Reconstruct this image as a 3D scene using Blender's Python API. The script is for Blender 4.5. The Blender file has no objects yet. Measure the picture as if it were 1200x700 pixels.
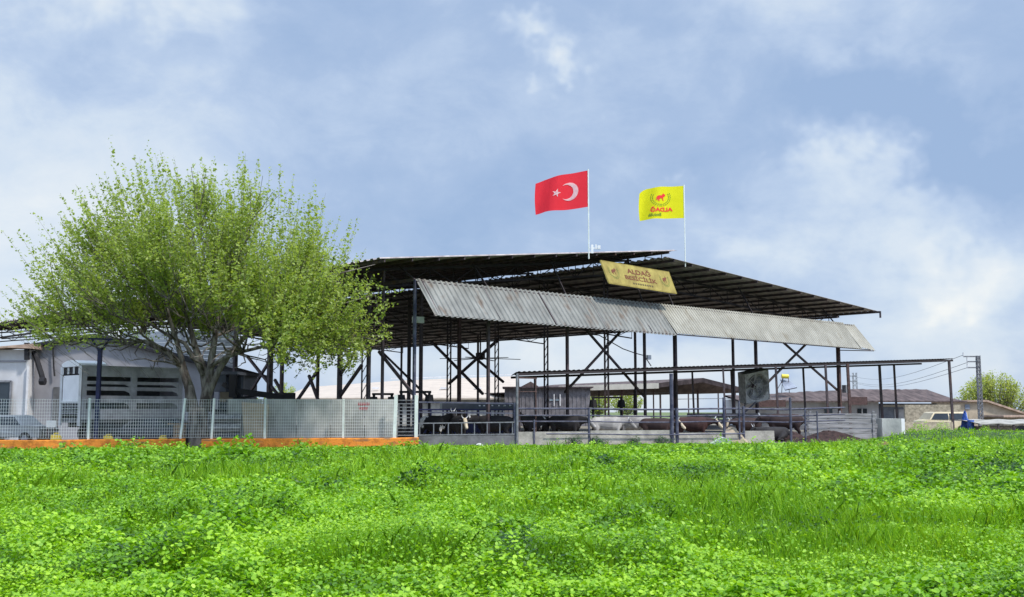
import bpy, bmesh, math, random
import numpy as np
from mathutils import Vector, Matrix
random.seed(7); rng = np.random.default_rng(11)
R = math.radians
S = bpy.context.scene
col = S.collection

# ------------------------------------------------------------------ camera
F = 1250.0; EYE = 1.6; TH = math.atan(132/1250.0)
cd = bpy.data.cameras.new('camera'); cam = bpy.data.objects.new('camera', cd); col.objects.link(cam)
cd.sensor_width = 36; cd.lens = 36*F/1200; cd.clip_start = .1; cd.clip_end = 3000
cam.location = (0, 0, EYE); cam.rotation_euler = (math.pi/2+TH, 0, 0)
S.camera = cam

# ------------------------------------------------------------------ light
SUN_EL, SUN_AZ = R(52), R(126)            # azimuth from +Y, clockwise seen from above (sun high on the right)
sun_dir = Vector((math.sin(SUN_AZ)*math.cos(SUN_EL), math.cos(SUN_AZ)*math.cos(SUN_EL), math.sin(SUN_EL)))
sd = bpy.data.lights.new('sun', 'SUN'); sd.energy = 2.7; sd.angle = R(5); sd.color = (1, .95, .86)
so = bpy.data.objects.new('sun', sd); col.objects.link(so)
so.rotation_euler = sun_dir.to_track_quat('Z', 'Y').to_euler()
S.view_settings.view_transform = 'Standard'; S.view_settings.look = 'None'
S.view_settings.gamma = 1; S.view_settings.exposure = 0.5

def ray(px, py):
    u = (px-600)/F; v = (350-py)/F
    return Vector((u, math.cos(TH)-v*math.sin(TH), math.sin(TH)+v*math.cos(TH)))
def W(px, py, Y):
    r = ray(px, py); return Vector((0, 0, EYE))+r*(Y/r.y)
def hz(py, Y): return W(600, py, Y).z
def XY(px, Y, z=1.6):
    """ground position of something seen in column px at depth Y"""
    yy = Y*math.cos(TH)+(z-EYE)*math.sin(TH)
    return Vector(((px-600)/F*yy, Y, 0))

# sky: Nishita behind a broken cloud deck
w = bpy.data.worlds.new('World'); S.world = w; w.use_nodes = True
nt = w.node_tree; nt.nodes.clear()
def N(nt, typ, **k):
    n = nt.nodes.new(typ)
    for a, b in k.items(): setattr(n, a, b)
    return n
wo = N(nt, 'ShaderNodeOutputWorld'); bg = N(nt, 'ShaderNodeBackground'); nt.links.new(bg.outputs[0], wo.inputs[0])
sky = N(nt, 'ShaderNodeTexSky'); sky.sky_type = 'NISHITA'; sky.sun_disc = False
sky.sun_elevation = SUN_EL; sky.sun_rotation = SUN_AZ; sky.air_density = 1.0; sky.dust_density = 1.5
tc = N(nt, 'ShaderNodeTexCoord')
def wmath(op, a, b=None, clamp=False):
    n = N(nt, 'ShaderNodeMath', operation=op); n.use_clamp = clamp
    for i, v in enumerate((a, b)):
        if v is None: continue
        if isinstance(v, (int, float)): n.inputs[i].default_value = v
        else: nt.links.new(v, n.inputs[i])
    return n.outputs[0]
def wnoise(scale, detail, rough, sc=(1, 1, 1), off=(0, 0, 0), dist=0):
    mp = N(nt, 'ShaderNodeMapping'); mp.inputs['Scale'].default_value = sc; mp.inputs['Location'].default_value = off
    nt.links.new(tc.outputs['Generated'], mp.inputs[0])
    n = N(nt, 'ShaderNodeTexNoise'); n.inputs['Scale'].default_value = scale; n.inputs['Detail'].default_value = detail
    n.inputs['Roughness'].default_value = rough; n.inputs['Distortion'].default_value = dist
    nt.links.new(mp.outputs[0], n.inputs['Vector']); return n
warp = wnoise(5.0, 5, .6)
vs = N(nt, 'ShaderNodeVectorMath', operation='SUBTRACT'); nt.links.new(warp.outputs['Color'], vs.inputs[0]); vs.inputs[1].default_value = (.5, .5, .5)
vm = N(nt, 'ShaderNodeVectorMath', operation='MULTIPLY_ADD'); nt.links.new(vs.outputs[0], vm.inputs[0]); vm.inputs[1].default_value = (.3, .3, .3)
nt.links.new(tc.outputs['Generated'], vm.inputs[2])
def blob(px, py, rx, ry, inner=0.0):
    """a soft cloud bank centred on a direction of the sky, rx by ry wide"""
    d = ray(px, py).normalized()
    mp = N(nt, 'ShaderNodeVectorMath', operation='SUBTRACT'); nt.links.new(vm.outputs[0], mp.inputs[0]); mp.inputs[1].default_value = d
    sc = N(nt, 'ShaderNodeVectorMath', operation='DIVIDE'); nt.links.new(mp.outputs[0], sc.inputs[0]); sc.inputs[1].default_value = (rx/F, rx/F, ry/F)
    ln = N(nt, 'ShaderNodeVectorMath', operation='LENGTH'); nt.links.new(sc.outputs[0], ln.inputs[0])
    mr = N(nt, 'ShaderNodeMapRange', interpolation_type='SMOOTHSTEP')
    mr.inputs['From Min'].default_value = 1; mr.inputs['From Max'].default_value = inner
    nt.links.new(ln.outputs['Value'], mr.inputs['Value']); return mr.outputs[0]
n1 = wnoise(3.2, 7, .55, (1, 1, 1.7), (.3, 0, .2)); n2 = wnoise(11, 8, .62, (1, 1, 1.6), (1.3, 0, 0), .3)
base = wmath('ADD', wmath('MULTIPLY', n1.outputs['Fac'], .62), wmath('MULTIPLY', n2.outputs['Fac'], .46))
br = wmath('SUBTRACT', base, .06)
for b_ in ((110, 10, 190, 75, .34), (165, 45, 50, 50, .16), (628, 28, 70, 40, .42), (640, 80, 42, 48, .40), (960, 50, 190, 110, .20), (1130, 300, 300, 95, .25), (1010, 235, 170, 40, .16), (1170, 300, 90, 45, .16), (900, 300, 110, 60, .12), (795, 188, 55, 20, .40), (30, 260, 300, 240, .28), (250, 130, 300, 160, .10), (600, 420, 1000, 110, .24)):
    br = wmath('ADD', br, wmath('MULTIPLY', blob(*b_[:4]), b_[4]))
for b_ in ((1000, 175, 420, 60, .20), (540, 230, 280, 110, .12), (790, 110, 180, 90, .12), (1150, 150, 260, 60, .08), (700, 250, 300, 60, .06)):
    br = wmath('SUBTRACT', br, wmath('MULTIPLY', blob(*b_[:4]), b_[4]))
cr = N(nt, 'ShaderNodeValToRGB'); nt.links.new(br, cr.inputs[0])
el = cr.color_ramp.elements
el[0].position = .28; el[0].color = (.25, .35, .525, 1)
el[1].position = 1.0; el[1].color = (.74, .735, .70, 1)
for p, c in ((.44, (.30, .395, .56, 1)), (.56, (.375, .465, .61, 1)), (.68, (.48, .555, .65, 1)), (.82, (.57, .62, .67, 1))):
    e = cr.color_ramp.elements.new(p); e.color = c
skm = N(nt, 'ShaderNodeMix', data_type='RGBA', blend_type='MULTIPLY'); skm.inputs['Factor'].default_value = 1
nt.links.new(sky.outputs[0], skm.inputs['A']); skm.inputs['B'].default_value = (1, 1, 1, 1)
sep = N(nt, 'ShaderNodeSeparateXYZ'); nt.links.new(tc.outputs['Generated'], sep.inputs[0])
def wmap(v, a, b, c, d):
    n = N(nt, 'ShaderNodeMapRange', interpolation_type='SMOOTHSTEP'); nt.links.new(v, n.inputs['Value'])
    for k_, x_ in zip(('From Min', 'From Max', 'To Min', 'To Max'), (a, b, c, d)): n.inputs[k_].default_value = x_
    return n.outputs[0]
# cloud deck brightened out of view, overhead and behind the camera, to lift shadows
lift = wmath('MULTIPLY', wmath('MULTIPLY', wmap(sep.outputs['Z'], .42, .95, 1, 2.3), wmap(sep.outputs['Y'], .25, -.6, 1, 1.5)), 10.4)
scl = N(nt, 'ShaderNodeMix', data_type='RGBA', blend_type='MULTIPLY'); scl.inputs['Factor'].default_value = 1
nt.links.new(cr.outputs[0], scl.inputs['A']); nt.links.new(lift, scl.inputs['B'])
mx = N(nt, 'ShaderNodeMix', data_type='RGBA'); mx.inputs['Factor'].default_value = .92
nt.links.new(skm.outputs['Result'], mx.inputs['A']); nt.links.new(scl.outputs['Result'], mx.inputs['B'])
nt.links.new(mx.outputs['Result'], bg.inputs[0]); bg.inputs[1].default_value = .095

# ------------------------------------------------------------------ materials
M = {}
def mat(name, c, rough=.8, metal=0, var=.15, scale=4., bump=0, c2=None, lo=.35, hi=.65, bscale=None, stretch=(1, 1, 1), spec=None, emit=None):
    m = bpy.data.materials.new(name); m.use_nodes = True; t = m.node_tree; b = t.nodes['Principled BSDF']
    b.inputs['Roughness'].default_value = rough; b.inputs['Metallic'].default_value = metal
    if spec is not None: b.inputs['Specular IOR Level'].default_value = spec
    co = N(t, 'ShaderNodeTexCoord'); mp = N(t, 'ShaderNodeMapping'); mp.inputs['Scale'].default_value = stretch
    t.links.new(co.outputs['Object'], mp.inputs[0])
    n = N(t, 'ShaderNodeTexNoise'); n.inputs['Scale'].default_value = scale; n.inputs['Detail'].default_value = 6; n.inputs['Roughness'].default_value = .6
    t.links.new(mp.outputs[0], n.inputs['Vector'])
    r = N(t, 'ShaderNodeValToRGB'); t.links.new(n.outputs['Fac'], r.inputs[0])
    r.color_ramp.elements[0].position = lo; r.color_ramp.elements[1].position = hi
    a = tuple(max(0, x*(1-var)) for x in c)+(1,)
    bb = (tuple(c2)+(1,)) if c2 else tuple(min(1, x*(1+var)) for x in c)+(1,)
    r.color_ramp.elements[0].color = a; r.color_ramp.elements[1].color = bb
    t.links.new(r.outputs[0], b.inputs['Base Color'])
    if bump:
        n2 = N(t, 'ShaderNodeTexNoise'); n2.inputs['Scale'].default_value = bscale or scale*6; n2.inputs['Detail'].default_value = 4
        t.links.new(co.outputs['Object'], n2.inputs['Vector'])
        bp = N(t, 'ShaderNodeBump'); bp.inputs['Strength'].default_value = bump; bp.inputs['Distance'].default_value = .05
        t.links.new(n2.outputs['Fac'], bp.inputs['Height']); t.links.new(bp.outputs[0], b.inputs['Normal'])
    M[name] = m; return m
mat('steel', (.055, .04, .048), .6, .1, .4, 3, c2=(.10, .07, .075))
mat('rust', (.09, .05, .045), .8, 0, .4, 6)
mat('greysteel', (.22, .22, .235), .55, .4, .3, 5)
mat('railblue', (.06, .065, .13), .55, .2, .4, 3, c2=(.13, .13, .17))
mat('bluepaint', (.012, .015, .075), .5, 0, .3, 3)
mat('roofsheet', (.34, .29, .30), .7, .1, .3, 2, c2=(.46, .41, .39), stretch=(1, 1, 1))
mat('awning', (.18, .18, .165), .6, .1, .14, 1.2, c2=(.26, .26, .24), stretch=(1, 1, .3))
mat('awning2', (.34, .32, .265), .6, .1, .12, .9, c2=(.41, .39, .33))
mat('concrete', (.36, .34, .30), .9, 0, .3, 1.6, .4)
mat('greywall', (.34, .35, .34), .9, 0, .3, .8, .3, c2=(.50, .50, .475), stretch=(1, 1, .5))
mat('darkwall', (.13, .13, .135), .9, 0, .35, 1.5, .3)
mat('ribmetal', (.17, .16, .175), .8, 0, .3, 1.5)
mat('fangrey', (.50, .50, .50), .6, 0, .3, 5)
mat('darksteel', (.03, .022, .025), .8, 0, .3, 4)  # darker copy of steel, giving trusses and canopy an unlit look by colour
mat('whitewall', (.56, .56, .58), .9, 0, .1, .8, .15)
mat('shadewall', (.29, .285, .31), .9, 0, .14, .6, .15)  # pale wall greyed: shade under the shed roof put into the colour
mat('cream', (.50, .42, .345), .8, 0, .1, .4, stretch=(1, 4, 1))
mat('fascia', (.62, .57, .48), .8, 0, .1, 1)
mat('brownroof', (.085, .058, .054), .9, 0, .35, .8, c2=(.14, .10, .092), stretch=(3, .6, 1))
mat('tile', (.42, .30, .23), .9, 0, .3, 2)
mat('orange', (.45, .14, .02), .85, 0, .25, 3.5, .5, c2=(.80, .27, .035), lo=.3, hi=.55)
mat('galv', (.74, .78, .73), .5, 0, .12, 2)
mat('wire', (.78, .80, .80), .5, 0, .1, 2)
mat('white', (.80, .79, .80), .55, 0, .06, 1.5)
mat('offwhite', (.66, .65, .66), .6, 0, .15, 2)
mat('truckgrey', (.42, .40, .44), .65, 0, .25, 1.5, c2=(.55, .53, .57))
mat('black', (.012, .011, .014), .7, 0, .3, 4)
mat('rubber', (.02, .02, .022), .9, 0, .3, 8)
mat('glass', (.03, .04, .05), .12, 0, .2, 1)
mat('paleglass', (.25, .33, .38), .15, 0, .2, 1)
mat('signyellow', (.32, .24, .055), .7, 0, .2, 1.6, c2=(.42, .34, .085))
mat('signred', (.17, .045, .02), .7, 0, .15, 3)
mat('signdark', (.10, .07, .03), .7, 0, .15, 3)
mat('signgreen', (.18, .22, .05), .7, 0, .15, 3)
mat('wood', (.26, .17, .10), .9, 0, .35, 6, stretch=(1, 1, .2))
mat('greywood', (.22, .215, .22), .9, 0, .35, 2, c2=(.34, .33, .34), stretch=(.4, 1, 5))
mat('yellowplastic', (.75, .6, .05), .5, 0, .1, 3)
mat('tarp', (.04, .11, .42), .6, 0, .3, 4)
mat('carcream', (.72, .62, .42), .35, 0, .08, 2)
mat('carsilver', (.30, .30, .30), .3, .4, .08, 2)
mat('cardark', (.05, .055, .07), .3, .3, .2, 2)
mat('stonewall', (.36, .31, .23), .95, 0, .35, 5, .5)
mat('beige', (.42, .34, .25), .95, 0, .2, 1, .3)
mat('bluegrey', (.22, .25, .33), .8, 0, .35, .9, c2=(.34, .37, .43))
mat('manure', (.038, .02, .018), 1, 0, .5, 5, .8, c2=(.07, .038, .034))
mat('redsoil', (.22, .12, .075), 1, 0, .3, 5, .6)
mat('bark', (.115, .085, .075), .95, 0, .35, 5, .8, c2=(.27, .235, .21), stretch=(1, 1, .25), lo=.4, hi=.62)
mat('paintred', (.36, .07, .08), .7, 0, .1, 3)
mat('redlogo', (.85, .03, .03), .7, 0, .05, 3)
mat('flagblack', (.2, .16, .02), .7, 0, .05, 3)
mat('laurel', (.16, .28, .02), .7, 0, .05, 3)
mat('dirt', (.20, .165, .125), 1, 0, .35, .35, .6, c2=(.27, .24, .18), bscale=8)
mat('farground', (.10, .15, .05), 1, 0, .4, .05, .3, c2=(.20, .24, .09), bscale=5)

def stains(name, c, lo, hi, sc, stretch):
    """rust and dirt runs of their own shape over a sheet"""
    t = M[name].node_tree; b = t.nodes['Principled BSDF']; l = b.inputs['Base Color'].links[0].from_socket
    co = N(t, 'ShaderNodeTexCoord'); mp = N(t, 'ShaderNodeMapping'); mp.inputs['Scale'].default_value = stretch
    t.links.new(co.outputs['Object'], mp.inputs[0]); n = N(t, 'ShaderNodeTexNoise'); n.inputs['Scale'].default_value = sc; n.inputs['Detail'].default_value = 5
    t.links.new(mp.outputs[0], n.inputs['Vector']); r = N(t, 'ShaderNodeMapRange'); t.links.new(n.outputs['Fac'], r.inputs['Value'])
    r.inputs['From Min'].default_value = lo; r.inputs['From Max'].default_value = hi; r.inputs['To Max'].default_value = .75
    m = N(t, 'ShaderNodeMix', data_type='RGBA'); t.links.new(r.outputs[0], m.inputs['Factor']); t.links.new(l, m.inputs['A']); m.inputs['B'].default_value = (*c, 1)
    t.links.new(m.outputs['Result'], b.inputs['Base Color'])
stains('awning', (.14, .095, .065), .56, .72, 1.6, (1, 1, .22)); stains('awning2', (.22, .18, .12), .58, .75, 1.3, (1, 1, .22))
stains('orange', (.16, .12, .08), .56, .70, 3, (.5, .5, 1.6)); stains('whitewall', (.30, .28, .26), .55, .8, .9, (1, 1, .3)); stains('greywall', (.2, .19, .17), .55, .75, 1.1, (1, 1, .4))
stains('steel', (.13, .06, .035), .56, .72, 2.2, (1, 1, .6))
def cloth(name, c):
    m = bpy.data.materials.new(name); m.use_nodes = True; t = m.node_tree; b = t.nodes['Principled BSDF']
    b.inputs['Base Color'].default_value = (*c, 1); b.inputs['Roughness'].default_value = .75
    n = N(t, 'ShaderNodeTexNoise'); n.inputs['Scale'].default_value = 2.5
    bp = N(t, 'ShaderNodeBump'); bp.inputs['Strength'].default_value = .25; bp.inputs['Distance'].default_value = .2
    t.links.new(n.outputs['Fac'], bp.inputs['Height']); t.links.new(bp.outputs[0], b.inputs['Normal'])
    tr = N(t, 'ShaderNodeBsdfTranslucent'); tr.inputs[0].default_value = (*c, 1)
    mx = N(t, 'ShaderNodeMixShader'); mx.inputs[0].default_value = .5
    t.links.new(b.outputs[0], mx.inputs[1]); t.links.new(tr.outputs[0], mx.inputs[2])
    t.links.new(mx.outputs[0], t.nodes['Material Output'].inputs[0]); M[name] = m
cloth('flagred', (.95, .035, .055)); cloth('flagyellow', (.97, .91, .01)); cloth('flagwhite', (.9, .88, .9))

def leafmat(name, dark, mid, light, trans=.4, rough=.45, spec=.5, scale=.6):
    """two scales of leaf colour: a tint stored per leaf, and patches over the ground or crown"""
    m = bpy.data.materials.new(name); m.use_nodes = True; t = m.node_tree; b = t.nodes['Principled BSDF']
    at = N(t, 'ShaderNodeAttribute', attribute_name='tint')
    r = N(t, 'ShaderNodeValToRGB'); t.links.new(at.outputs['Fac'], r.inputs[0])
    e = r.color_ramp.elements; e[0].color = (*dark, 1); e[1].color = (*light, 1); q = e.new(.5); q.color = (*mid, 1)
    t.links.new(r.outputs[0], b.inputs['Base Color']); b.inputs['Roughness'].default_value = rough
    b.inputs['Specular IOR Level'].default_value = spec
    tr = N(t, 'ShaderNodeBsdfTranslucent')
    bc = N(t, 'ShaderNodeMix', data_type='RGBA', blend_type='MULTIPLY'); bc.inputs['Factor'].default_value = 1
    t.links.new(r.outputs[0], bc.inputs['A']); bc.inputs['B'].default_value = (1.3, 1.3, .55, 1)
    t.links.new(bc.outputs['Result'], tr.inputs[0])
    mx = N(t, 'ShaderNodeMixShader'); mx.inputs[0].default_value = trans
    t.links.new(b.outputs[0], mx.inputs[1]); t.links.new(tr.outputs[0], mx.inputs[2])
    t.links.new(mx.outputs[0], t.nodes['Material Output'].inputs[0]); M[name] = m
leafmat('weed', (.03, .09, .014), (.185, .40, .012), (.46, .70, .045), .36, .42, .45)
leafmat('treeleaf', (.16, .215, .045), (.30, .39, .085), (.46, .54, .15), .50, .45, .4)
leafmat('paleleaf', (.22, .28, .06), (.40, .46, .11), (.56, .60, .20), .45)
leafmat('darkleaf', (.015, .04, .012), (.035, .085, .022), (.06, .13, .03), .25)

# ------------------------------------------------------------------ builders
class MB:
    def __init__(s): s.v = []; s.f = []
    def add(s, vs, fs):
        o = len(s.v); s.v += [tuple(v) for v in vs]; s.f += [tuple(i+o for i in f) for f in fs]; return s
    def box(s, c, sz, rz=0, m=None):
        x, y, z = (a/2 for a in sz); mt = m or Matrix.Rotation(rz, 3, 'Z'); c = Vector(c)
        vs = [c+mt@Vector(p) for p in ((-x, -y, -z), (x, -y, -z), (x, y, -z), (-x, y, -z), (-x, -y, z), (x, -y, z), (x, y, z), (-x, y, z))]
        return s.add(vs, ((0, 3, 2, 1), (4, 5, 6, 7), (0, 1, 5, 4), (1, 2, 6, 5), (2, 3, 7, 6), (3, 0, 4, 7)))
    def bar(s, a, b, wd, ht=None):
        a = Vector(a); b = Vector(b); d = b-a; L = d.length
        if L < 1e-5: return s
        return s.box((a+b)/2, (L, wd, ht or wd), m=d.to_track_quat('X', 'Z').to_matrix())
    def tube(s, pts, r, n=6, cap=True):
        pts = [Vector(p) for p in pts]; k = len(pts); rs = r if hasattr(r, '__len__') else [r]*k; o = len(s.v)
        for i, p in enumerate(pts):
            d = (pts[min(i+1, k-1)]-pts[max(i-1, 0)]).normalized()
            u = d.orthogonal().normalized() if i == 0 else (u-d*u.dot(d)).normalized()
            q = d.cross(u)
            for j in range(n):
                a = 2*math.pi*j/n; s.v.append(tuple(p+(u*math.cos(a)+q*math.sin(a))*rs[i]))
        for i in range(k-1):
            for j in range(n):
                a = o+i*n+j; b = o+i*n+(j+1) % n; s.f.append((a, b, b+n, a+n))
        if cap: s.f.append(tuple(o+j for j in range(n))[::-1]); s.f.append(tuple(o+(k-1)*n+j for j in range(n)))
        return s
    def prism(s, poly, h0, h1, fr):
        """poly in 2D, extruded; fr(u, v, h) gives the 3D point"""
        n = len(poly); vs = [fr(u, v, h0) for u, v in poly]+[fr(u, v, h1) for u, v in poly]
        return s.add(vs, [tuple(range(n))[::-1], tuple(range(n, 2*n))]+[(i, (i+1) % n, (i+1) % n+n, i+n) for i in range(n)])
    def build(s, name, m, parent=None, smooth=False):
        me = bpy.data.meshes.new(name); me.from_pydata(s.v, [], s.f); me.update()
        for mm in (m if isinstance(m, (list, tuple)) else [m]): me.materials.append(M[mm])
        bm = bmesh.new(); bm.from_mesh(me); bmesh.ops.recalc_face_normals(bm, faces=bm.faces); bm.to_mesh(me); bm.free()
        if smooth: me.shade_smooth()
        return link(name, me, parent)
def link(name, me, parent=None):
    o = bpy.data.objects.new(name, me); col.objects.link(o)
    if parent is not None: local(o, parent)
    return o
def local(o, parent):
    """o was modelled in world coordinates: keep it there under its parent"""
    o.parent = parent; o.matrix_parent_inverse = wm(parent).inverted()
def wm(o):
    b = o.matrix_basis.copy()
    return b if o.parent is None else wm(o.parent)@o.matrix_parent_inverse@b
def tag(o, label=None, cat=None, group=None, kind=None):
    if label: o['label'] = label
    if cat: o['category'] = cat
    if group: o['group'] = group
    if kind: o['kind'] = kind
    return o
def empty(name, loc, rz=0):
    o = bpy.data.objects.new(name, None); col.objects.link(o); o.location = loc; o.rotation_euler.z = rz
    o.empty_display_size = .2; return o
def copy_tree(o, parent=None):
    c = o.copy(); col.objects.link(c); c.parent = parent
    for ch in [x for x in col.objects if x.parent == o]: copy_tree(ch, c)
    return c
def grid_mesh(name, faces_v, nper, tint, m, parent=None):
    """faces_v: (n, nper, 3) separate polygons, tint: (n,) stored per face"""
    n = len(faces_v); me = bpy.data.meshes.new(name)
    me.vertices.add(n*nper); me.vertices.foreach_set('co', faces_v.reshape(-1).astype(np.float32))
    me.loops.add(n*nper); me.loops.foreach_set('vertex_index', np.arange(n*nper, dtype=np.int32))
    me.polygons.add(n); me.polygons.foreach_set('loop_start', np.arange(0, n*nper, nper, dtype=np.int32))
    me.polygons.foreach_set('loop_total', np.full(n, nper, dtype=np.int32))
    me.update(calc_edges=True)
    a = me.attributes.new('tint', 'FLOAT', 'FACE'); a.data.foreach_set('value', tint.astype(np.float32))
    me.materials.append(M[m]); me.validate(); return link(name, me, parent)
def leaves(P, size, up, seed, aspect=1.6, shape=4):
    """leaf polygons at points P; 'up' is how far their normals lean to the sky"""
    r = np.random.default_rng(seed); n = len(P)
    nr = r.normal(size=(n, 3)); nr /= np.linalg.norm(nr, axis=1)[:, None]; nr[:, 2] = np.abs(nr[:, 2])
    nr = nr*(1-up)+np.array([0, 0, up]); nr /= np.linalg.norm(nr, axis=1)[:, None]
    t = np.cross(nr, r.normal(size=(n, 3))); t /= np.linalg.norm(t, axis=1)[:, None]; b = np.cross(nr, t)
    s = (size*r.uniform(.6, 1.3, n))[:, None]
    if shape == 4: uv = [(-.5, 0), (0, -.5/aspect), (.5, 0), (0, .5/aspect)]
    elif shape == 6: uv = [(-.5, 0), (-.28, -.34), (.25, -.36), (.5, 0), (.25, .36), (-.28, .34)]
    out = np.stack([P+t*s*u+b*s*v+nr*s*(-.12*abs(v)*2 if shape == 4 else -.15*(abs(u))) for u, v in uv], 1)
    return out

def vnoise(x, y, seed=0):
    """smooth 2D value noise, 0..1"""
    r = np.random.default_rng(seed); T = r.random((256, 256))
    xi = np.floor(x).astype(int); yi = np.floor(y).astype(int); fx = x-xi; fy = y-yi
    fx = fx*fx*(3-2*fx); fy = fy*fy*(3-2*fy)
    g = lambda a, b: T[a % 256, b % 256]
    return (g(xi, yi)*(1-fx)+g(xi+1, yi)*fx)*(1-fy)+(g(xi, yi+1)*(1-fx)+g(xi+1, yi+1)*fx)*fy

# ------------------------------------------------------------------ axes of the big shed
r_ = ray(1900, 482); A = Vector((r_.x, r_.y, 0)).normalized(); B = Vector((-A.y, A.x, 0))
O = XY(485, 49.5); ANG = math.atan2(A.y, A.x)
def Q(t, d, z): return O+A*t+B*d+Vector((0, 0, z))        # t along the front, d towards the back
def onfront(px, py, o=0):
    r = ray(px, py); o0 = O-B*o; s = (o0.dot(B))/(r.x*B.x+r.y*B.y); p = r*s
    return (p-o0).dot(A), p.z+EYE
def d_for(px, t, z=3):
    """how far back along B the line t crosses the picture column px"""
    lo, hi = -2., 90.
    for _ in range(40):
        m = (lo+hi)/2; p = Q(t, m, z)
        x = 600+F*p.x/(p.y*math.cos(TH)+(z-EYE)*math.sin(TH))
        if x > px: lo = m
        else: hi = m
    return (lo+hi)/2
RT = 18.6; DL = 66
def zl(t): return 8.42+(t+2.39)*.1215       # left slope
def zr(t): return 10.56-(t-RT)*.0598        # right slope

# ------------------------------------------------------------------ ground
def ground_z(x, y):
    m = .40*np.exp(-((x-25.5)**2/30+(y-63)**2/30))+.25*np.exp(-((x-34)**2/60+(y-66)**2/40))
    return m+.05*(vnoise(x*.35+9, y*.35+3, 5)-.5)*2*np.clip((46-y)/10, 0, 1)+.06*np.clip((46-y)/10, 0, 1)
bnd = [(-60, 35.), (-21.6, 44.9), (-4.3, 49.3), (.2, 50.2), (12.7, 52.9), (18.2, 56.0), (23, 63.5), (31, 67.5), (60, 74)]
def bline(x): return np.interp(x, [b[0] for b in bnd], [b[1] for b in bnd])
def sheet(name, xs, ys, zf, m, label):
    nx, ny = len(xs), len(ys); X, Y = np.meshgrid(xs, ys); Z = zf(X, Y)
    v = np.stack([X, Y, Z], -1).reshape(-1, 3)
    f = [(j*nx+i, j*nx+i+1, (j+1)*nx+i+1, (j+1)*nx+i) for j in range(ny-1) for i in range(nx-1)]
    mb = MB(); mb.v = [tuple(p) for p in v]; mb.f = f
    o = mb.build(name, m, None, True); tag(o, label, 'ground', kind='structure'); return o
sheet('ground', np.array([-900, -200, -80, -40, 0, 40, 80, 200, 900.]), np.array([-60, 20, 60, 120, 250, 1500.]), lambda x, y: x*0-.08, 'farground', 'flat pale green farmland reaching the horizon behind the sheds')
sheet('farmyard', np.linspace(-70, 75, 30), np.linspace(0, 1, 10), lambda x, y: x*0-.01, 'dirt', 'bare brown farmyard earth under and around the cattle sheds')
fy = col.objects['farmyard']
for v in fy.data.vertices: v.co.y = float(bline(v.co.x))-.2+v.co.y*100
# the field: a sheet below the plants
gs = np.linspace(-70, 70, 180); gy = np.linspace(0, 1, 120)
fld = sheet('field', gs, gy, lambda x, y: x*0, 'darkleaf', 'green field in front of the farm')
for v in fld.data.vertices:
    y = -6+(float(bline(v.co.x))+6)*v.co.y; v.co.y = y
    v.co.z = float(ground_z(np.array(v.co.x), np.array(y)))+.004
mf = mat('soilgreen', (.02, .05, .01), 1, 0, .4, 1.5, c2=(.05, .11, .02)); fld.data.materials[0] = mf

# plants of the field: broad-leaved weeds and grass, nobody could count them
def hmap(x, y):
    a = vnoise(x*.42, y*.30, 1); b = vnoise(x*1.3, y*1.0, 2); c = vnoise(x*3.6, y*3.0, 3)
    h = .05+.24*np.clip(a*1.5-.35, 0, 1)+.34*np.clip(b*2.2-.9, 0, 1)*(.35+a)+.22*np.clip(c*1.8-.4, 0, 1)*(.3+b)
    edge = np.clip((bline(x)-y-1)/14, 0, 1); edge = np.where(x > 16, np.clip(edge, .35, 1), edge)
    return h*(.12+.88*edge)
def scatter(n, y0, y1, seed, p=1.85, half=.56):
    r = np.random.default_rng(seed); q = 1-p
    u = r.random(n); y = (y0**q+(y1**q-y0**q)*u)**(1/q); x = (r.random(n)*2-1)*(y*half+2.5)
    k = y < bline(x)-.15; k &= ~((abs(x+13.1) < .4) & (y > 46.9))
    return x[k], y[k], r
def broad_patch(x, y): return vnoise(x*.25+30, y*.16+7, 8)
x, y, r = scatter(700000, 6.8, 76, 21)
bp_ = broad_patch(x, y)
k_ = r.random(len(x)) < np.clip(-.35+2.6*(bp_*.75+.25*vnoise(x*1.1, y*.8, 77)), .16, 1); x = x[k_]; y = y[k_]; bp_ = bp_[k_]
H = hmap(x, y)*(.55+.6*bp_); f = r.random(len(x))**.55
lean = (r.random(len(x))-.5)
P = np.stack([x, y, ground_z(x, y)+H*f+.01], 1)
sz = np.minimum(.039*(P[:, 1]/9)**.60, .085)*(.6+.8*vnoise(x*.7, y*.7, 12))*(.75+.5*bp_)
tint = np.clip(.17+.5*f+.4*(vnoise(x*.5+50, y*.35, 9)-.5)-.85*np.clip(vnoise(x*.5+5, y*.3, 33)*vnoise(x*2.1, y*1.5, 34)*1.6-.45, 0, 1)+r.normal(0, .15, len(x)), 0, 1)  # leaves deeper in the plants tinted darker: shade put into the colour
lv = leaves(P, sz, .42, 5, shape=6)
o = grid_mesh('weeds', lv, 6, tint, 'weed'); tag(o, 'dense bright green broad-leaved weeds covering the whole field', 'weeds', kind='stuff')
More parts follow.
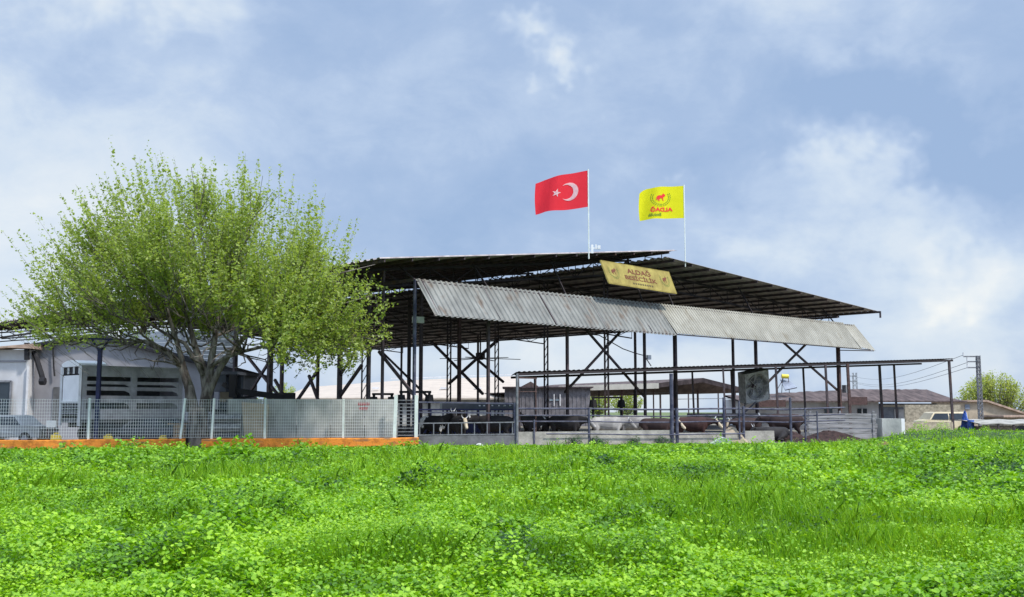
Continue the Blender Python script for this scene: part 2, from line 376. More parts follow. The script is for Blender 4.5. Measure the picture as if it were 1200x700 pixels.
# grass blades between them
x, y, r = scatter(420000, 6.8, 76, 22)
k = r.random(len(x)) < np.clip(1.55-1.9*broad_patch(x, y), .12, 1); x = x[k]; y = y[k]; n = len(x)
g = ground_z(x, y); hgt = (.05+.85*hmap(x, y))*r.uniform(.6, 1.25, n)*np.clip(.55+(y-9)*.012, .5, 1.0)
wd = .0038*(y/9)**.85*r.uniform(.7, 1.3, n); a = r.random(n)*6.283; bend = r.uniform(.1, .75, n)*hgt; a2 = r.random(n)*6.283
dx, dy = np.cos(a)*wd, np.sin(a)*wd; bx, by = np.cos(a2)*bend, np.sin(a2)*bend
v = np.stack([np.stack([x-dx, y-dy, g], 1), np.stack([x+dx, y+dy, g], 1), np.stack([x+dx*.8+bx*.35, y+dy*.8+by*.35, g+hgt*.62], 1), np.stack([x+bx, y+by, g+hgt], 1), np.stack([x-dx*.8+bx*.35, y-dy*.8+by*.35, g+hgt*.62], 1)], 1)
tint = np.clip(.60+.3*(vnoise(x*.4, y*.3, 19)-.5)+r.normal(0, .16, n), 0, 1)
o = grid_mesh('grass', v, 5, tint, 'weed'); tag(o, 'fine bright green grass blades growing through the weeds', 'grass', kind='stuff')

# ------------------------------------------------------------------ the big cattle shed
shed = empty('cattle_shed', Q(19, 10, 0))
tag(shed, 'huge open cattle shed of dark steel posts under a split gable roof with corrugated awning', 'shed')
def corr(p00, p01, p10, p11, pitch, amp, up, thick=.012):
    """corrugated sheet: ribs run p00->p01, repeated towards p10/p11"""
    p00, p01, p10, p11 = map(Vector, (p00, p01, p10, p11)); n = int((p10-p00).length/pitch); mb = MB()
    prof = ((0, 0), (.28, 0), (.42, 1), (.72, 1), (.86, 0)); vs = []
    for i in range(n):
        for q, h in prof:
            k = (i+q)/n; vs.append((k, h))
    vs.append((1, 0)); m = len(vs)
    for off in (0, -thick):
        for k, h in vs: mb.v.append(tuple(p00.lerp(p10, k)+up*(h*amp+off)))
        for k, h in vs: mb.v.append(tuple(p01.lerp(p11, k)+up*(h*amp+off)))
    for i in range(m-1):
        mb.f.append((i, i+1, m+i+1, m+i)); mb.f.append((2*m+i, 3*m+i, 3*m+i+1, 2*m+i+1))
        mb.f.append((i, 2*m+i, 2*m+i+1, i+1)); mb.f.append((m+i, m+i+1, 3*m+i+1, 3*m+i))
    mb.f.append((0, m, 3*m, 2*m)); mb.f.append((m-1, 3*m-1, 4*m-1, 2*m-1))
    return mb
UP = Vector((0, 0, 1))
corr(Q(RT+.7, -.6, zl(RT+.7)), Q(-2.39, -.6, zl(-2.39)), Q(RT+.7, DL, zl(RT+.7)), Q(-2.39, DL, zl(-2.39)), .5, .07, UP).build('roof_sheet', 'roofsheet', shed)
tag(corr(Q(RT-.1, -.6, zr(RT-.1)), Q(43.9, -.6, zr(43.9)), Q(RT-.1, DL, zr(RT-.1)), Q(43.9, DL, zr(43.9)), .5, .07, UP).build('roof_sheet', 'roofsheet', shed), 'lower right slope of the roof')
def purlins(ts, zf):
    for t in ts:
        MB().bar(Q(t, -.55, zf(t)-.09), Q(t, DL-.1, zf(t)-.09), .07, .15).build('purlin', 'steel', shed)
purlins(np.arange(-2.2, RT+.6, 1.6), zl); purlins(np.arange(RT+.5, 43.8, 1.75), zr)
# trusses every 11 m, as deep as a man's arm and following the two slopes
for k in range(7):
    d = 2.6 if k == 0 else .12+k*10.9; mb = MB()
    mb.bar(Q(-2.3, d, zl(-2.3)-.27), Q(RT+.3, d, zl(RT+.3)-.27), .1, .12).bar(Q(RT-.2, d, zr(RT-.2)-.24), Q(43.8, d, zr(43.8)-.24), .1, .12)
    for tt, zf, c0_ in ((np.arange(-.05, RT+.1, 1.55), zl, .3), (np.arange(RT+.9, 43.8, 1.9), zr, .3)):
        dp_ = lambda t: .85 if t > 1 else .6
        mb.bar(Q(tt[0], d, zf(tt[0])-c0_-.8), Q(tt[-1], d, zf(tt[-1])-c0_-.8), .08, .1)
        pt = None
        for i, t in enumerate(tt):
            mb.bar(Q(t, d, zf(t)-c0_-.8), Q(t, d, zf(t)-c0_), .045)
            if pt is not None: mb.bar(Q(pt, d, zf(pt)-c0_-(.0 if i % 2 else .8)), Q(t, d, zf(t)-c0_-(.8 if i % 2 else .0)), .045)
            pt = t
    mb.build('truss', 'darksteel', shed)
# short struts that hold the left slope above the right one
for i, d in enumerate(np.arange(0, DL-1, 1.25)):
    mb = MB().bar(Q(RT, d, zr(RT)-.05), Q(RT, d, zl(RT)-.17), .05)
    if i % 3 == 0: mb.bar(Q(RT, d, zr(RT)-.05), Q(RT, d+1.25, zl(RT)-.17), .04)
    mb.build('ridge_strut', 'steel', shed)
MB().bar(Q(43.95, -.7, zr(43.9)-.06), Q(43.95, DL, zr(43.9)-.06), .16, .14).build('gutter', 'steel', shed)
MB().tube([Q(43.95, -.72, zr(43.9)), Q(43.95, -.72, zr(43.9)-.5)], .07).build('downpipe', 'steel', shed)
# lengthwise edge beams
for t, z in ((0, zl(0)-1.15), (19.5, zr(19.5)-1.2), (39, zr(39)-1.15)):
    MB().bar(Q(t, .05, z+.16), Q(t, DL-.2, z+.16), .09, .14).build('edge_beam', 'steel', shed)
# columns: (t, picture column, thickness, material)
colz = []
def column(t, px, s, m='steel', d=None, lat=False):
    s *= .82
    d = d_for(px, t) if d is None else d
    zt = (zl(t) if t < RT else zr(t))-.35
    mb = MB(); ztop = zt
    if d < .01: zt = 7.7
    if lat:                                                   # lattice column: two legs and lacing
        for e in (-.16, .16): mb.bar(Q(t+e, d, -.02), Q(t+e, d, zt), s*.45)
        for i in range(int(zt/.5)): mb.bar(Q(t-.16, d, i*.5), Q(t+.16, d, i*.5+.5), .03)
    else: mb.box(Q(t, d, zt/2-.01), (s, s, zt+.02), ANG)
    o = mb.build('column', m, shed); colz.append((t, d))
    if ztop > zt+.1: MB().bar(Q(t, d+.02, zt), Q(t, 1.2, ztop+.1), .07).build('raking_strut', 'darksteel', shed)
    return d, zt, o
d0, _, c0 = column(0, 485, .145, 'railblue', 0.0); tag(c0, 'blue corner column at the left end of the awning')
column(9.4, 665, .17, d=.0) if False else None
for px in (572, 665, 756): column(onfront(px, 470)[0], px, .16, d=0.0)
column(onfront(792, 470)[0], 792, .22, 'steel', 0.0); column(onfront(887, 470)[0], 887, .2, 'steel', 0.0); column(onfront(984, 470)[0], 984, .27, 'rust', 0.0)
for px, s, l in ((448, .14, 0), (432, .17, 0), (427, .2, 1), (398, .24, 0), (330, .2, 0), (316, .3, 0), (275, .25, 0), (150, .2, 0)): column(0.0 if px != 427 else 1.2, px, s, lat=bool(l))
for px, s, l in ((711, .3, 1), (640, .3, 1), (582, .26, 1), (526, .3, 1), (479, .25, 0), (372, .25, 0)): column(19.5, px, s, lat=bool(l))
for px, s in ((493, .2),): column(7.5, px, s)
for px, s in ((538, .22),): column(11.5, px, s, 'rust')
for px in (860, 745, 560, 470): column(39.0, px, .2)
def brace(p, q, s=.09): MB().bar(p, q, s).build('brace', 'steel', shed)
def pixbrace(t, a, b, s=.09):
    """brace in the lengthwise plane at t, drawn between two sighted points"""
    out = []
    for px, py in (a, b):
        r = ray(px, py); o0 = O+A*t; k = o0.dot(A)/(r.x*A.x+r.y*A.y); out.append(r*k+Vector((0, 0, EYE)))
    brace(out[0], out[1], s)
def frontbrace(a, b, s=.09, d=.2):
    out = []
    for px, py in (a, b):
        t, z = onfront(px, py, -d); out.append(Q(t, d, z))
    brace(out[0], out[1], s)
frontbrace((688, 388), (756, 466), .11); frontbrace((728, 388), (662, 460), .11)
frontbrace((914, 398), (982, 458), .12); frontbrace((946, 402), (890, 458), .12)
pixbrace(19.5, (505, 400), (566, 462), .16); pixbrace(19.5, (584, 398), (526, 450), .16); pixbrace(19.5, (534, 400), (590, 448), .14)
pixbrace(0, (444, 412), (484, 462), .12); pixbrace(0, (424, 428), (396, 468), .13); pixbrace(0, (396, 445), (416, 412), .1)
pixbrace(19.5, (447, 412), (500, 464), .13)
for a, b in (((290, 418), (330, 468)), ((318, 420), (290, 465)), ((322, 445), (336, 470)), ((372, 435), (348, 470)), ((362, 440), (388, 510))): pixbrace(0, a, b, .13)
# awning along the front: two lengths of corrugated sheet, the right one newer and paler
an = (UP*1.4-B*1.8).normalized()
def awn(t0, t1, m, pitch, lab, dz=0):
    z0 = 7.75+.0052*t0; z1 = 7.75+.0052*t1
    o = corr(Q(t0, -.02, z0), Q(t0+.05, -1.42, z0-1.82+dz), Q(t1, -.02, z1), Q(t1+.05, -1.42, z1-1.95+dz), pitch, .055, an).build('awning_sheet', m, shed); tag(o, lab)
awn(0, 18.05, 'awning', .33, 'left length of awning, weathered grey corrugated sheet')
awn(18.06, 39.6, 'awning2', .26, 'right length of awning, newer cream corrugated sheet', .0)
o = corr(Q(39.4, -.06, 7.85), Q(39.45, -1.44, 6.12), Q(41.2, -.06, 7.9), Q(41.6, -1.44, 5.95), .26, .05, an).build('awning_sheet', 'awning2', shed); tag(o, 'ragged pale end sheet of the awning')
mb = MB()
for t in np.arange(.3, 40, 3.9): mb.bar(Q(t, -.1, 7.72), Q(t, -1.38, 6.02), .05); mb.bar(Q(t, .1, 6.5), Q(t, -1.3, 6.05), .04)
mb.bar(Q(0, -1.36, 5.96), Q(41, -1.36, 6.0), .06); mb.bar(Q(0, -.1, 7.62), Q(40.9, -.1, 7.84), .07)
mb.bar(Q(38.9, .0, 5.95), Q(42.4, -.9, 6.0), .06); mb.build('awning_frame', 'steel', shed)
# sagging cable below the awning
cab = [Q(onfront(px, py, -.4)[0], .4, onfront(px, py, -.4)[1]) for px, py in ((680, 391), (702, 393), (716, 401), (730, 409), (744, 414), (755, 417), (763, 429))]
MB().tube(cab, .03, 5).build('cable', 'steel', shed)
MB().box(Q(onfront(756.5, 420)[0]+.1, -.16, onfront(757, 419)[1]), (.3, .12, .25), ANG).build('junction_box', 'offwhite', shed)
MB().box(Q(39.1, -.3, onfront(985, 456)[1]), (.3, .3, .55), ANG).build('junction_box', 'greysteel', shed)
o = MB().box(W(490, 375, 51), (.55, .2, .3), .5).bar(W(486, 377, 50.4), W(490, 375, 51), .06).build('floodlight', 'offwhite', shed)

# gable sign on the awning's top edge
sign = empty('sign_board', Q(15.5, -.9, 8.5))
tag(sign, 'weathered yellow farm name board with red lettering hung at the roof peak above the awning', 'sign')
s00 = Q(12.62, -1.05, 8.53); s10 = Q(18.62, -1.05, 8.42); s01 = Q(12.32, -.72, 9.76); s11 = Q(18.35, -.72, 9.66)
sn = (s10-s00).cross(s01-s00).normalized()
def sg(u, v, h=0): return s00.lerp(s10, u).lerp(s01.lerp(s11, u), v)+sn*h
MB().prism([(0, 0), (1, 0), (1, 1), (0, 1)], -.05, 0, sg).build('board', 'signyellow', sign)
mb = MB()
for a, b in (((0, 0), (1, 0)), ((1, 0), (1, 1)), ((1, 1), (0, 1)), ((0, 1), (0, 0))): mb.bar(sg(*a, -.03), sg(*b, -.03), .07)
mb.build('frame', 'signyellow', sign)
MB().bar(sg(.1, 1, -.1), Q(13, .1, 9.8), .05).bar(sg(.9, 1, -.1), Q(18, .1, 9.8), .05).bar(sg(.03, 0, -.08), sg(.99, -.03, -.08), .09).build('bracket', 'steel', sign)
def text_polys(txt, bold=.0):
    """outline text as triangles in a unit box: returns verts (x, y) and faces, and its width for height 1"""
    cu = bpy.data.curves.new('t', 'FONT'); cu.body = txt; cu.resolution_u = 3; cu.offset = bold
    ob = bpy.data.objects.new('t', cu); col.objects.link(ob)
    dg = bpy.context.evaluated_depsgraph_get(); me = bpy.data.meshes.new_from_object(ob.evaluated_get(dg))
    bm = bmesh.new(); bm.from_mesh(me); bmesh.ops.triangulate(bm, faces=bm.faces)
    for _ in range(1): bmesh.ops.subdivide_edges(bm, edges=[e for e in bm.edges if e.calc_length() > .25], cuts=1, use_grid_fill=False); bmesh.ops.triangulate(bm, faces=bm.faces)
    vs = [(v.co.x, v.co.y) for v in bm.verts]; bm.verts.index_update(); fs = [tuple(v.index for v in f.verts) for f in bm.faces]; bm.free()
    bpy.data.objects.remove(ob); bpy.data.meshes.remove(me)
    xs = [a for a, b in vs]; ys = [b for a, b in vs]
    x0, x1, y0, y1 = min(xs), max(xs), min(ys), max(ys)
    return [((a-x0)/(x1-x0), (b-y0)/(y1-y0)) for a, b in vs], fs
def place_text(name, txt, m, parent, fn, bold=.02):
    vs, fs = text_polys(txt, bold); mb = MB(); mb.add([fn(a, b) for a, b in vs], fs)
    return mb.build(name, m, parent)
place_text('lettering', 'ALDAĞ', 'signred', sign, lambda a, b: sg(.33+.36*a, .60+.30*b, .012))
place_text('lettering', 'BESİCİLİK', 'signred', sign, lambda a, b: sg(.27+.47*a, .31+.25*b, .012))
place_text('lettering', '0532 436 26 33', 'signdark', sign, lambda a, b: sg(.34+.34*a, .13+.09*b, .012), .01) if False else None
mb = MB()                                                    # the small unreadable bottom line: a row of short dark strokes
for k in range(9): mb.prism([(0, 0), (1, 0), (1, 1), (0, 1)], .004, .012, lambda u, v, h, k=k: sg(.36+.034*k+.02*u, .12+.07*v, h))
mb.build('small_line', 'signdark', sign)
def bull_poly():
    return [(-.5, -.12), (-.42, .12), (-.2, .22), (.08, .2), (.2, .34), (.26, .5), (.3, .36), (.42, .34), (.5, .18), (.4, .04), (.28, .0), (.26, -.3), (.34, -.46), (.2, -.42), (.14, -.14), (-.1, -.16), (-.18, -.4), (-.1, -.5), (-.28, -.46), (-.34, -.16), (-.44, -.36), (-.5, -.4)]
def emblem(fn, parent, red, green):
    """a red bull inside a laurel wreath; fn maps the unit disc onto a surface"""
    mb = MB(); pl = bull_poly(); mb.add([fn(a*.95, b*.95+.12) for a, b in pl], [tuple(range(len(pl)))]); bmn = mb
    bm = bmesh.new(); me = bpy.data.meshes.new('emblem'); me.from_pydata(mb.v, [], mb.f); bm.from_mesh(me); bmesh.ops.triangulate(bm, faces=bm.faces); bm.to_mesh(me); bm.free()
    me.materials.append(M[red]); link('bull_emblem', me, parent)
    mb = MB()
    for sgn in (-1, 1):
        for k in range(9):
            a = R(-85+k*13.5); c = Vector((math.cos(a)*sgn*.92, math.sin(a)*.92+.1)); tdir = Vector((-math.sin(a)*sgn, math.cos(a))); nd = Vector((math.cos(a)*sgn, math.sin(a)))
            for e in (-1, 1):
                q = c+nd*.07*e; pts = [q-tdir*.1, q+nd*.06*e, q+tdir*.13+nd*.05*e, q-nd*.03*e]
                mb.add([fn(p.x, p.y) for p in pts], [(0, 1, 2, 3)])
    mb.build('laurel_wreath', green, parent)
for u in (.13, .88): emblem(lambda a, b, u=u: sg(u+a*.07, .56+b*.33, .012), sign, 'signred', 'signgreen')

# ------------------------------------------------------------------ flags
def flag(px, ptop, pbot, Y, wpx, hpx, m, name, label, prof):
    """prof(u) -> (across, drop) in metres for the fly of the cloth"""
    b = W(px, pbot, Y); t = W(px, ptop, Y); root = empty(name, b); tag(root, label, 'flag')
    MB().tube([b-Vector((0, 0, .35)), Vector((b.x, b.y, t.z+.08))], .035, 8).build('flagpole', 'galv', root)
    k = Y/F; Wd, Hd = wpx*k, hpx*k
    def pt(u, v, h=0):           # u 0 hoist .. 1 fly, v 0 bottom .. 1 top
        dr, sh, hh = prof(u)
        yy = .22*math.sin(u*7.5+v*.8)*u**.7+.1*math.sin(u*13+2+v*2)*u
        zz = t.z-dr*k-(1-v)*hh*k
        xx = b.x-.03-u*Wd*sh-.05*math.sin(v*3)*u
        return Vector((xx, b.y+yy-h, zz))
    mb = MB(); nu, nv = 40, 14
    for j in range(nv+1):
        for i in range(nu+1): mb.v.append(tuple(pt(i/nu, j/nv)))
    mb.f = [(j*(nu+1)+i, j*(nu+1)+i+1, (j+1)*(nu+1)+i+1, (j+1)*(nu+1)+i) for j in range(nv) for i in range(nu)]
    c = mb.build('flag_cloth', m, root, True)
    return root, pt, Wd, Hd
YF = 56.6
def pr1(u): return (13.5*u**1.15+(3.5*max(0, u-.82)/.18)*.6, 1, 44-7*u**2)
fr, pt, Wd, Hd = flag(690, 200, 296, YF, 62, 44, 'flagred', 'national_flag', 'red flag with white crescent and star flying left from the taller white pole', pr1)
asp = Wd/Hd
def fpt(a, b, h=.02): return pt(a/asp, .5+b, h)
for side, hh in (('crescent', .022), ('crescent', -.022)):
    mb = MB(); n = 36; ro, ri, cx, cxi = .25, .2, .5, .5625+.02
    ang = math.acos(((cxi-cx)**2+ro*ro-ri*ri)/(2*(cxi-cx)*ro)); ang2 = math.acos((ro*ro-(cxi-cx)**2-ri*ri)/(2*(cxi-cx)*ri))
    for i in range(n+1):
        f_ = i/n; a = ang+(2*math.pi-2*ang)*f_; b_ = ang2+(2*math.pi-2*ang2)*f_
        # opening of the crescent faces the fly (left)
        mb.v.append(tuple(fpt(cx+ro*math.cos(a), ro*math.sin(a), hh))); mb.v.append(tuple(fpt(cxi+ri*math.cos(b_), ri*math.sin(b_), hh)))
    mb.f = [(2*i, 2*i+1, 2*i+3, 2*i+2) for i in range(n)]
    mb.build('crescent', 'flagwhite', fr)
    mb = MB(); mb.v.append(tuple(fpt(.84, 0, hh)))
    for i in range(10):
        a = math.pi+i*math.pi/5; q = .125 if i % 2 == 0 else .05; mb.v.append(tuple(fpt(.84+q*math.cos(a), q*math.sin(a), hh)))
    mb.f = [(0, 1+i, 1+(i+1) % 10) for i in range(10)]
    mb.build('star', 'flagwhite', fr)
def pr2(u): return (4.0*u**1.4+5*max(0, (u-.8)/.2)**2, .985, 39-1.5*u-5*max(0, (u-.8)/.2)**2)
gr, pt2, Wd2, Hd2 = flag(803, 218, 306, 63.2, 53, 39, 'flagyellow', 'farm_flag', 'yellow farm flag with red bull emblem flying left from the right pole', pr2)
for hh in (.022, -.022):
    f2 = lambda a, b, hh=hh: pt2(.52-a*.22, .64+b*.27, hh)
    emblem(f2, gr, 'redlogo', 'laurel')
    place_text('lettering', 'ALDAĞ', 'redlogo', gr, lambda a, b, hh=hh: pt2(.25+.55*a, .22+.17*b, hh), .035)      # seen from its back, so it reads mirrored
    place_text('lettering', 'Besicilik', 'laurel', gr, lambda a, b, hh=hh: pt2(.52+.30*a, .08+.10*b, hh), .02)
# camera mast at the foot of the red flag
mast = empty('roof_antenna', W(695, 296, YF)); tag(mast, 'small white antenna bracket on the roof beside the red flag pole', 'antenna')
MB().bar(W(694, 297, YF), W(694, 287, YF), .12).bar(W(691, 291, YF), W(703, 291, YF), .06).box(W(702, 290, YF), (.15, .12, .2)).box(W(698.5, 289.5, YF), (.08, .1, .25)).build('bracket', 'white', mast)

# ------------------------------------------------------------------ ceiling fan and box fan
cf = empty('ceiling_fan', W(563, 418, 94)); tag(cf, 'big dark ceiling fan with long thin blades hanging under the shed roof', 'fan')
c = W(563, 418, 94); MB().bar(c, c+Vector((0, 0, 2.2)), .12).build('drop_rod', 'steel', cf)
MB().tube([c+Vector((0, 0, .35)), c+Vector((0, 0, .3)), c-Vector((0, 0, .2)), c-Vector((0, 0, .3))], [.3, .42, .42, .2], 10).build('motor', 'steel', cf)
for i in range(6):
    a = R(12+i*60); d = Vector((math.cos(a), math.sin(a), 0)); MB().bar(c+d*.3-Vector((0, 0, .15)), c+d*3.6-Vector((0, 0, .22)), .2, .05).build('blade', 'steel', cf)

fb = empty('box_fan', XY(880, 66)+Vector((0, 0, 0))); tag(fb, 'big square grey barn fan tilted forward on its post among the rails', 'fan')
fc = W(882, 452, 66.2); kf = 66.2/F; fs = 30*kf; fh = 36*kf
fm = Matrix.Rotation(R(24), 3, 'Z')@Matrix.Rotation(R(12), 3, 'X')@Matrix.Rotation(R(-11), 3, 'Y')
def fp(x, y, z): return fc+fm@Vector((x, y, z))
mb = MB(); hs, hh_, dp = fs/2+.08, fh/2, .5
q = [(-hs, -hh_), (hs, -hh_), (hs, hh_), (-hs, hh_)]
for i in range(4):
    a, b_ = q[i], q[(i+1) % 4]; sh = .96
    mb.add([fp(a[0], -dp, a[1]), fp(b_[0], -dp, b_[1]), fp(b_[0], dp*.5, b_[1]), fp(a[0], dp*.5, a[1]), fp(a[0]*sh, -dp, a[1]*sh), fp(b_[0]*sh, -dp, b_[1]*sh), fp(b_[0]*sh, dp*.5, b_[1]*sh), fp(a[0]*sh, dp*.5, a[1]*sh)], [(0, 1, 2, 3), (4, 7, 6, 5), (0, 4, 5, 1), (3, 2, 6, 7)])
mb.build('housing', 'fangrey', fb)
mb = MB(); n = 32; rr = min(hs, hh_)*.94                       # front plate with its round opening
for i in range(n):
    a = 2*math.pi*i/n; cx_, sx_ = math.cos(a), math.sin(a); mq = max(abs(cx_)/hs, abs(sx_)/hh_)
    mb.v += [tuple(fp(cx_*rr, -dp+.04, sx_*rr)), tuple(fp(cx_/mq*.97, -dp+.04, sx_/mq*.97)), tuple(fp(cx_*rr*.95, -dp+.3, sx_*rr*.95))]
for i in range(n):
    j = (i+1) % n; mb.f += [(3*i, 3*j, 3*j+1, 3*i+1), (3*i, 3*i+2, 3*j+2, 3*j)]
mb.build('front_plate', 'fangrey', fb)
for i in range(5):
    a0 = i*2*math.pi/5+.3; mb = MB()
    pts = [(.12, a0-.2, 0), (rr*.88, a0-.05, -.1), (rr*.9, a0+.5, .08), (rr*.55, a0+.62, .1), (.12, a0+.4, .08)]
    vs = [fp(r0*math.cos(a), -.1+dy_, r0*math.sin(a)) for r0, a, dy_ in pts]; nrm = fm@Vector((0, .02, 0))
    mb.add(vs+[v+nrm for v in vs], [(0, 1, 2, 3, 4), (9, 8, 7, 6, 5)]+[(k, (k+1) % 5, (k+1) % 5+5, k+5) for k in range(5)]); mb.build('blade', 'greysteel', fb)
MB().tube([fp(0, -.25, 0), fp(0, .2, 0)], .14, 12).build('hub', 'steel', fb)
mb = MB()
for k in (.3, .6, .9):
    ring = [fp(rr*k*math.cos(a), -dp, rr*k*math.sin(a)) for a in np.linspace(0, 2*math.pi, 25)]; mb.tube(ring, .012, 4, False)
for a in np.linspace(0, math.pi, 5)[:-1]: mb.bar(fp(-rr*math.cos(a), -dp, -rr*math.sin(a)), fp(rr*math.cos(a), -dp, rr*math.sin(a)), .02)
mb.build('guard', 'fangrey', fb)
MB().prism([(-hs*.9, -hh_*.9), (hs*.9, -hh_*.9), (hs*.9, hh_*.9), (-hs*.9, hh_*.9)], .05, .09, lambda u, v, h: fp(u, h, v)).build('shutter', 'offwhite', fb)
mb = MB(); b0 = XY(872, 63.5)
mb.bar(b0, b0+Vector((0, 0, 1.9)), .1).bar(b0+Vector((0, 0, 1.5)), fp(-hs*.8, -.1, -hh_), .07).bar(b0+Vector((0, 0, 1.5)), fp(hs*.2, -.2, -hh_), .07)
mb.build('stand', 'railblue', fb)

# ------------------------------------------------------------------ orange kerb and mesh fence
f0, f1 = Vector((-21.45, 45.11, 0)), Vector((-4.25, 49.49, 0)); fd = (f1-f0).normalized()
def fpx(px, Z=0):             # point of the fence line in column px
    lo, hi = -12., 25.
    for _ in range(40):
        m = (lo+hi)/2; p = f0+fd*m
        x = 600+F*p.x/(p.y*math.cos(TH)+(Z-EYE)*math.sin(TH))
        if x < px: lo = m
        else: hi = m
    return f0+fd*((lo+hi)/2)
fn = Vector((fd.y, -fd.x, 0))
def kerb(a, b, label):
    a, b = fpx(a), fpx(b); L = (b-a).length; mb = MB(); n = max(2, int(L/1.2)); pr = [(-.12, -.05), (.14, -.05), (.14, .36), (.11, .40), (-.09, .40), (-.12, .36)]
    rr_ = random.Random(3)
    for i in range(n+1):
        e = rr_.uniform(-.012, .012); p = a.lerp(b, i/n)
        for u, v in pr: mb.v.append(tuple(p+fn*(u+e)+Vector((0, 0, v+e))))
    for i in range(n):
        for j in range(6): k = i*6+j; k2 = i*6+(j+1) % 6; mb.f.append((k, k2, k2+6, k+6))
    mb.f.append(tuple(range(6))); mb.f.append(tuple(range(n*6, n*6+6)))
    o = mb.build('kerb', 'orange'); tag(o, label, 'kerb', 'orange kerbs under the mesh fence')
kerb(-150, 217, 'orange painted concrete kerb left of the tree trunk'); kerb(236, 490, 'orange painted concrete kerb right of the tree trunk')
fence = empty('mesh_fence', fpx(212)); tag(fence, 'white welded wire mesh fence on pale posts above the orange kerb', 'fence')
fposts = [(-130, 0), (-10, 0), (103, 0), (212, .12), (248, .05), (310, 0), (402, 0), (462.5, .04), (487.5, 0)]
ptop = {}
for px, leanx in fposts:
    p = fpx(px); z1 = 2.16 if px < 460 else 2.33; s = .085 if px < 460 else .12
    if px in (487.5, 462.5): s = .15
    MB().bar(p+Vector((-leanx*.3, 0, .38)), p+Vector((leanx, 0, z1)), s).build('post', 'galv', fence)
for (a, _), (b, _) in zip(fposts[:-1], fposts[1:]):
    pa, pb = fpx(a), fpx(b); L = (pb-pa).length; mb = MB(); off = fn*.05
    if a == 462.5: continue
    for i in range(int(L/.10)+1):
        p = pa+fd*(i*.10)+off; x = random.uniform(-.003, .003); mb.bar(p+Vector((0, 0, .46)), p+fd*x+Vector((0, 0, 2.1)), .0085)
    z = .46
    for k in range(13): mb.bar(pa+off+Vector((0, 0, .46+k*.1366)), pb+off+Vector((0, 0, .46+k*.1366)), .009)
    mb.build('mesh_panel', 'wire', fence)
pa, pb = fpx(463), fpx(487); mb = MB()
for k in range(11): mb.bar(pa+Vector((0, 0, .5+k*.16)), pb+Vector((0, 0, .5+k*.16)), .03, .035)
o = mb.build('slatted_panel', 'greysteel', fence); tag(o, 'narrow end panel of grey horizontal slats')

# ------------------------------------------------------------------ the tree
TP = XY(233, 47.75); KT = F/47.75
tree = empty('mulberry_tree', TP); tag(tree, 'large spreading leafy tree with upswept twigs standing in the gap of the orange kerb', 'tree')
def tp(px, py, dy=0): return W(px, py, 47.75+dy)
FK = tp(236, 440)
angs = np.radians([-15, -3, 10, 25, 38, 50, 65, 88, 100, 108, 125, 143, 155, 170, 183, 200]); rad = np.array([6.5, 7.9, 8.2, 8.6, 8.9, 9.4, 9.5, 9.6, 10.0, 10.4, 9.6, 9.6, 8.8, 8.3, 7.7, 5.0])
def env(v):
    """how far the crown reaches from the fork in direction v"""
    x_, y_, z_ = v; h = math.hypot(x_, z_); a = math.atan2(z_, x_)
    if a < -1: a += 2*math.pi
    rxz = float(np.interp(a, angs, rad)); ry = 7.2
    L = math.sqrt(x_*x_+y_*y_+z_*z_)
    return 1/math.sqrt((h/L/rxz)**2+(y_/L/ry)**2)
def zmin(px): return float(np.interp(px, [10, 60, 150, 290, 330, 380, 410, 450], [hz(388, 47.7), hz(408, 47.7), hz(394, 47.7), hz(400, 47.7), hz(438, 47.7), hz(446, 47.7), hz(436, 47.7), hz(420, 47.7)]))
tr = random.Random(5)
wood = MB(); twigs = MB()
def path(a, b, bow, n=7, jit=.05):
    out = []; L = (b-a).length
    for i in range(n+1):
        k = i/n; p = a.lerp(b, k)+bow*math.sin(math.pi*k)
        if 0 < i < n: p += Vector((tr.gauss(0, 1), tr.gauss(0, 1), tr.gauss(0, 1)))*jit*L*.35
        out.append(p)
    return out
# stems
bs = tp(232, 529); crot = tp(233, 478)
wood.tube([bs-Vector((0, 0, .15)), tp(231, 520), tp(232, 505), tp(232, 490), crot], [.60, .46, .43, .44, .42], 14)
stems = []
for pts, rs in ((((226, 482), (222, 455), (213, 430), (196, 412), (168, 400)), (.4, .3, .25, .2, .14)),
                (((239, 482), (242, 458), (239, 435), (229, 408), (222, 380)), (.38, .3, .27, .2, .14)),
                (((242, 470), (245, 445), (248, 420), (252, 395), (258, 365)), (.3, .26, .22, .18, .12)),
                (((244, 462), (256, 435), (271, 412), (290, 392), (318, 372)), (.24, .2, .17, .14, .1)),
                (((222, 452), (214, 425), (207, 400), (198, 372), (190, 340)), (.2, .17, .15, .12, .09)),
                (((238, 440), (228, 420), (216, 402), (200, 395), (176, 380)), (.16, .13, .12, .1, .08)),
                (((246, 430), (262, 420), (285, 412), (315, 405), (345, 402)), (.13, .12, .11, .09, .07))):
    dy = tr.uniform(-.8, .8); pp = [tp(px, py, dy*i/4*1.2) for i, (px, py) in enumerate(pts)]
    wood.tube(pp, [r*.72 for r in rs], 9); stems.append(pp)
shoots = []
dirs = []
for i in range(92):
    for _ in range(60):
        a = R(tr.uniform(6, 174)); ly = tr.uniform(-.98, .98)
        d = Vector((math.cos(a)*math.sqrt(1-ly*ly), ly, math.sin(a)*math.sqrt(1-ly*ly)))
        if all((d-e).length > .2 for e in dirs): break
    dirs.append(d)
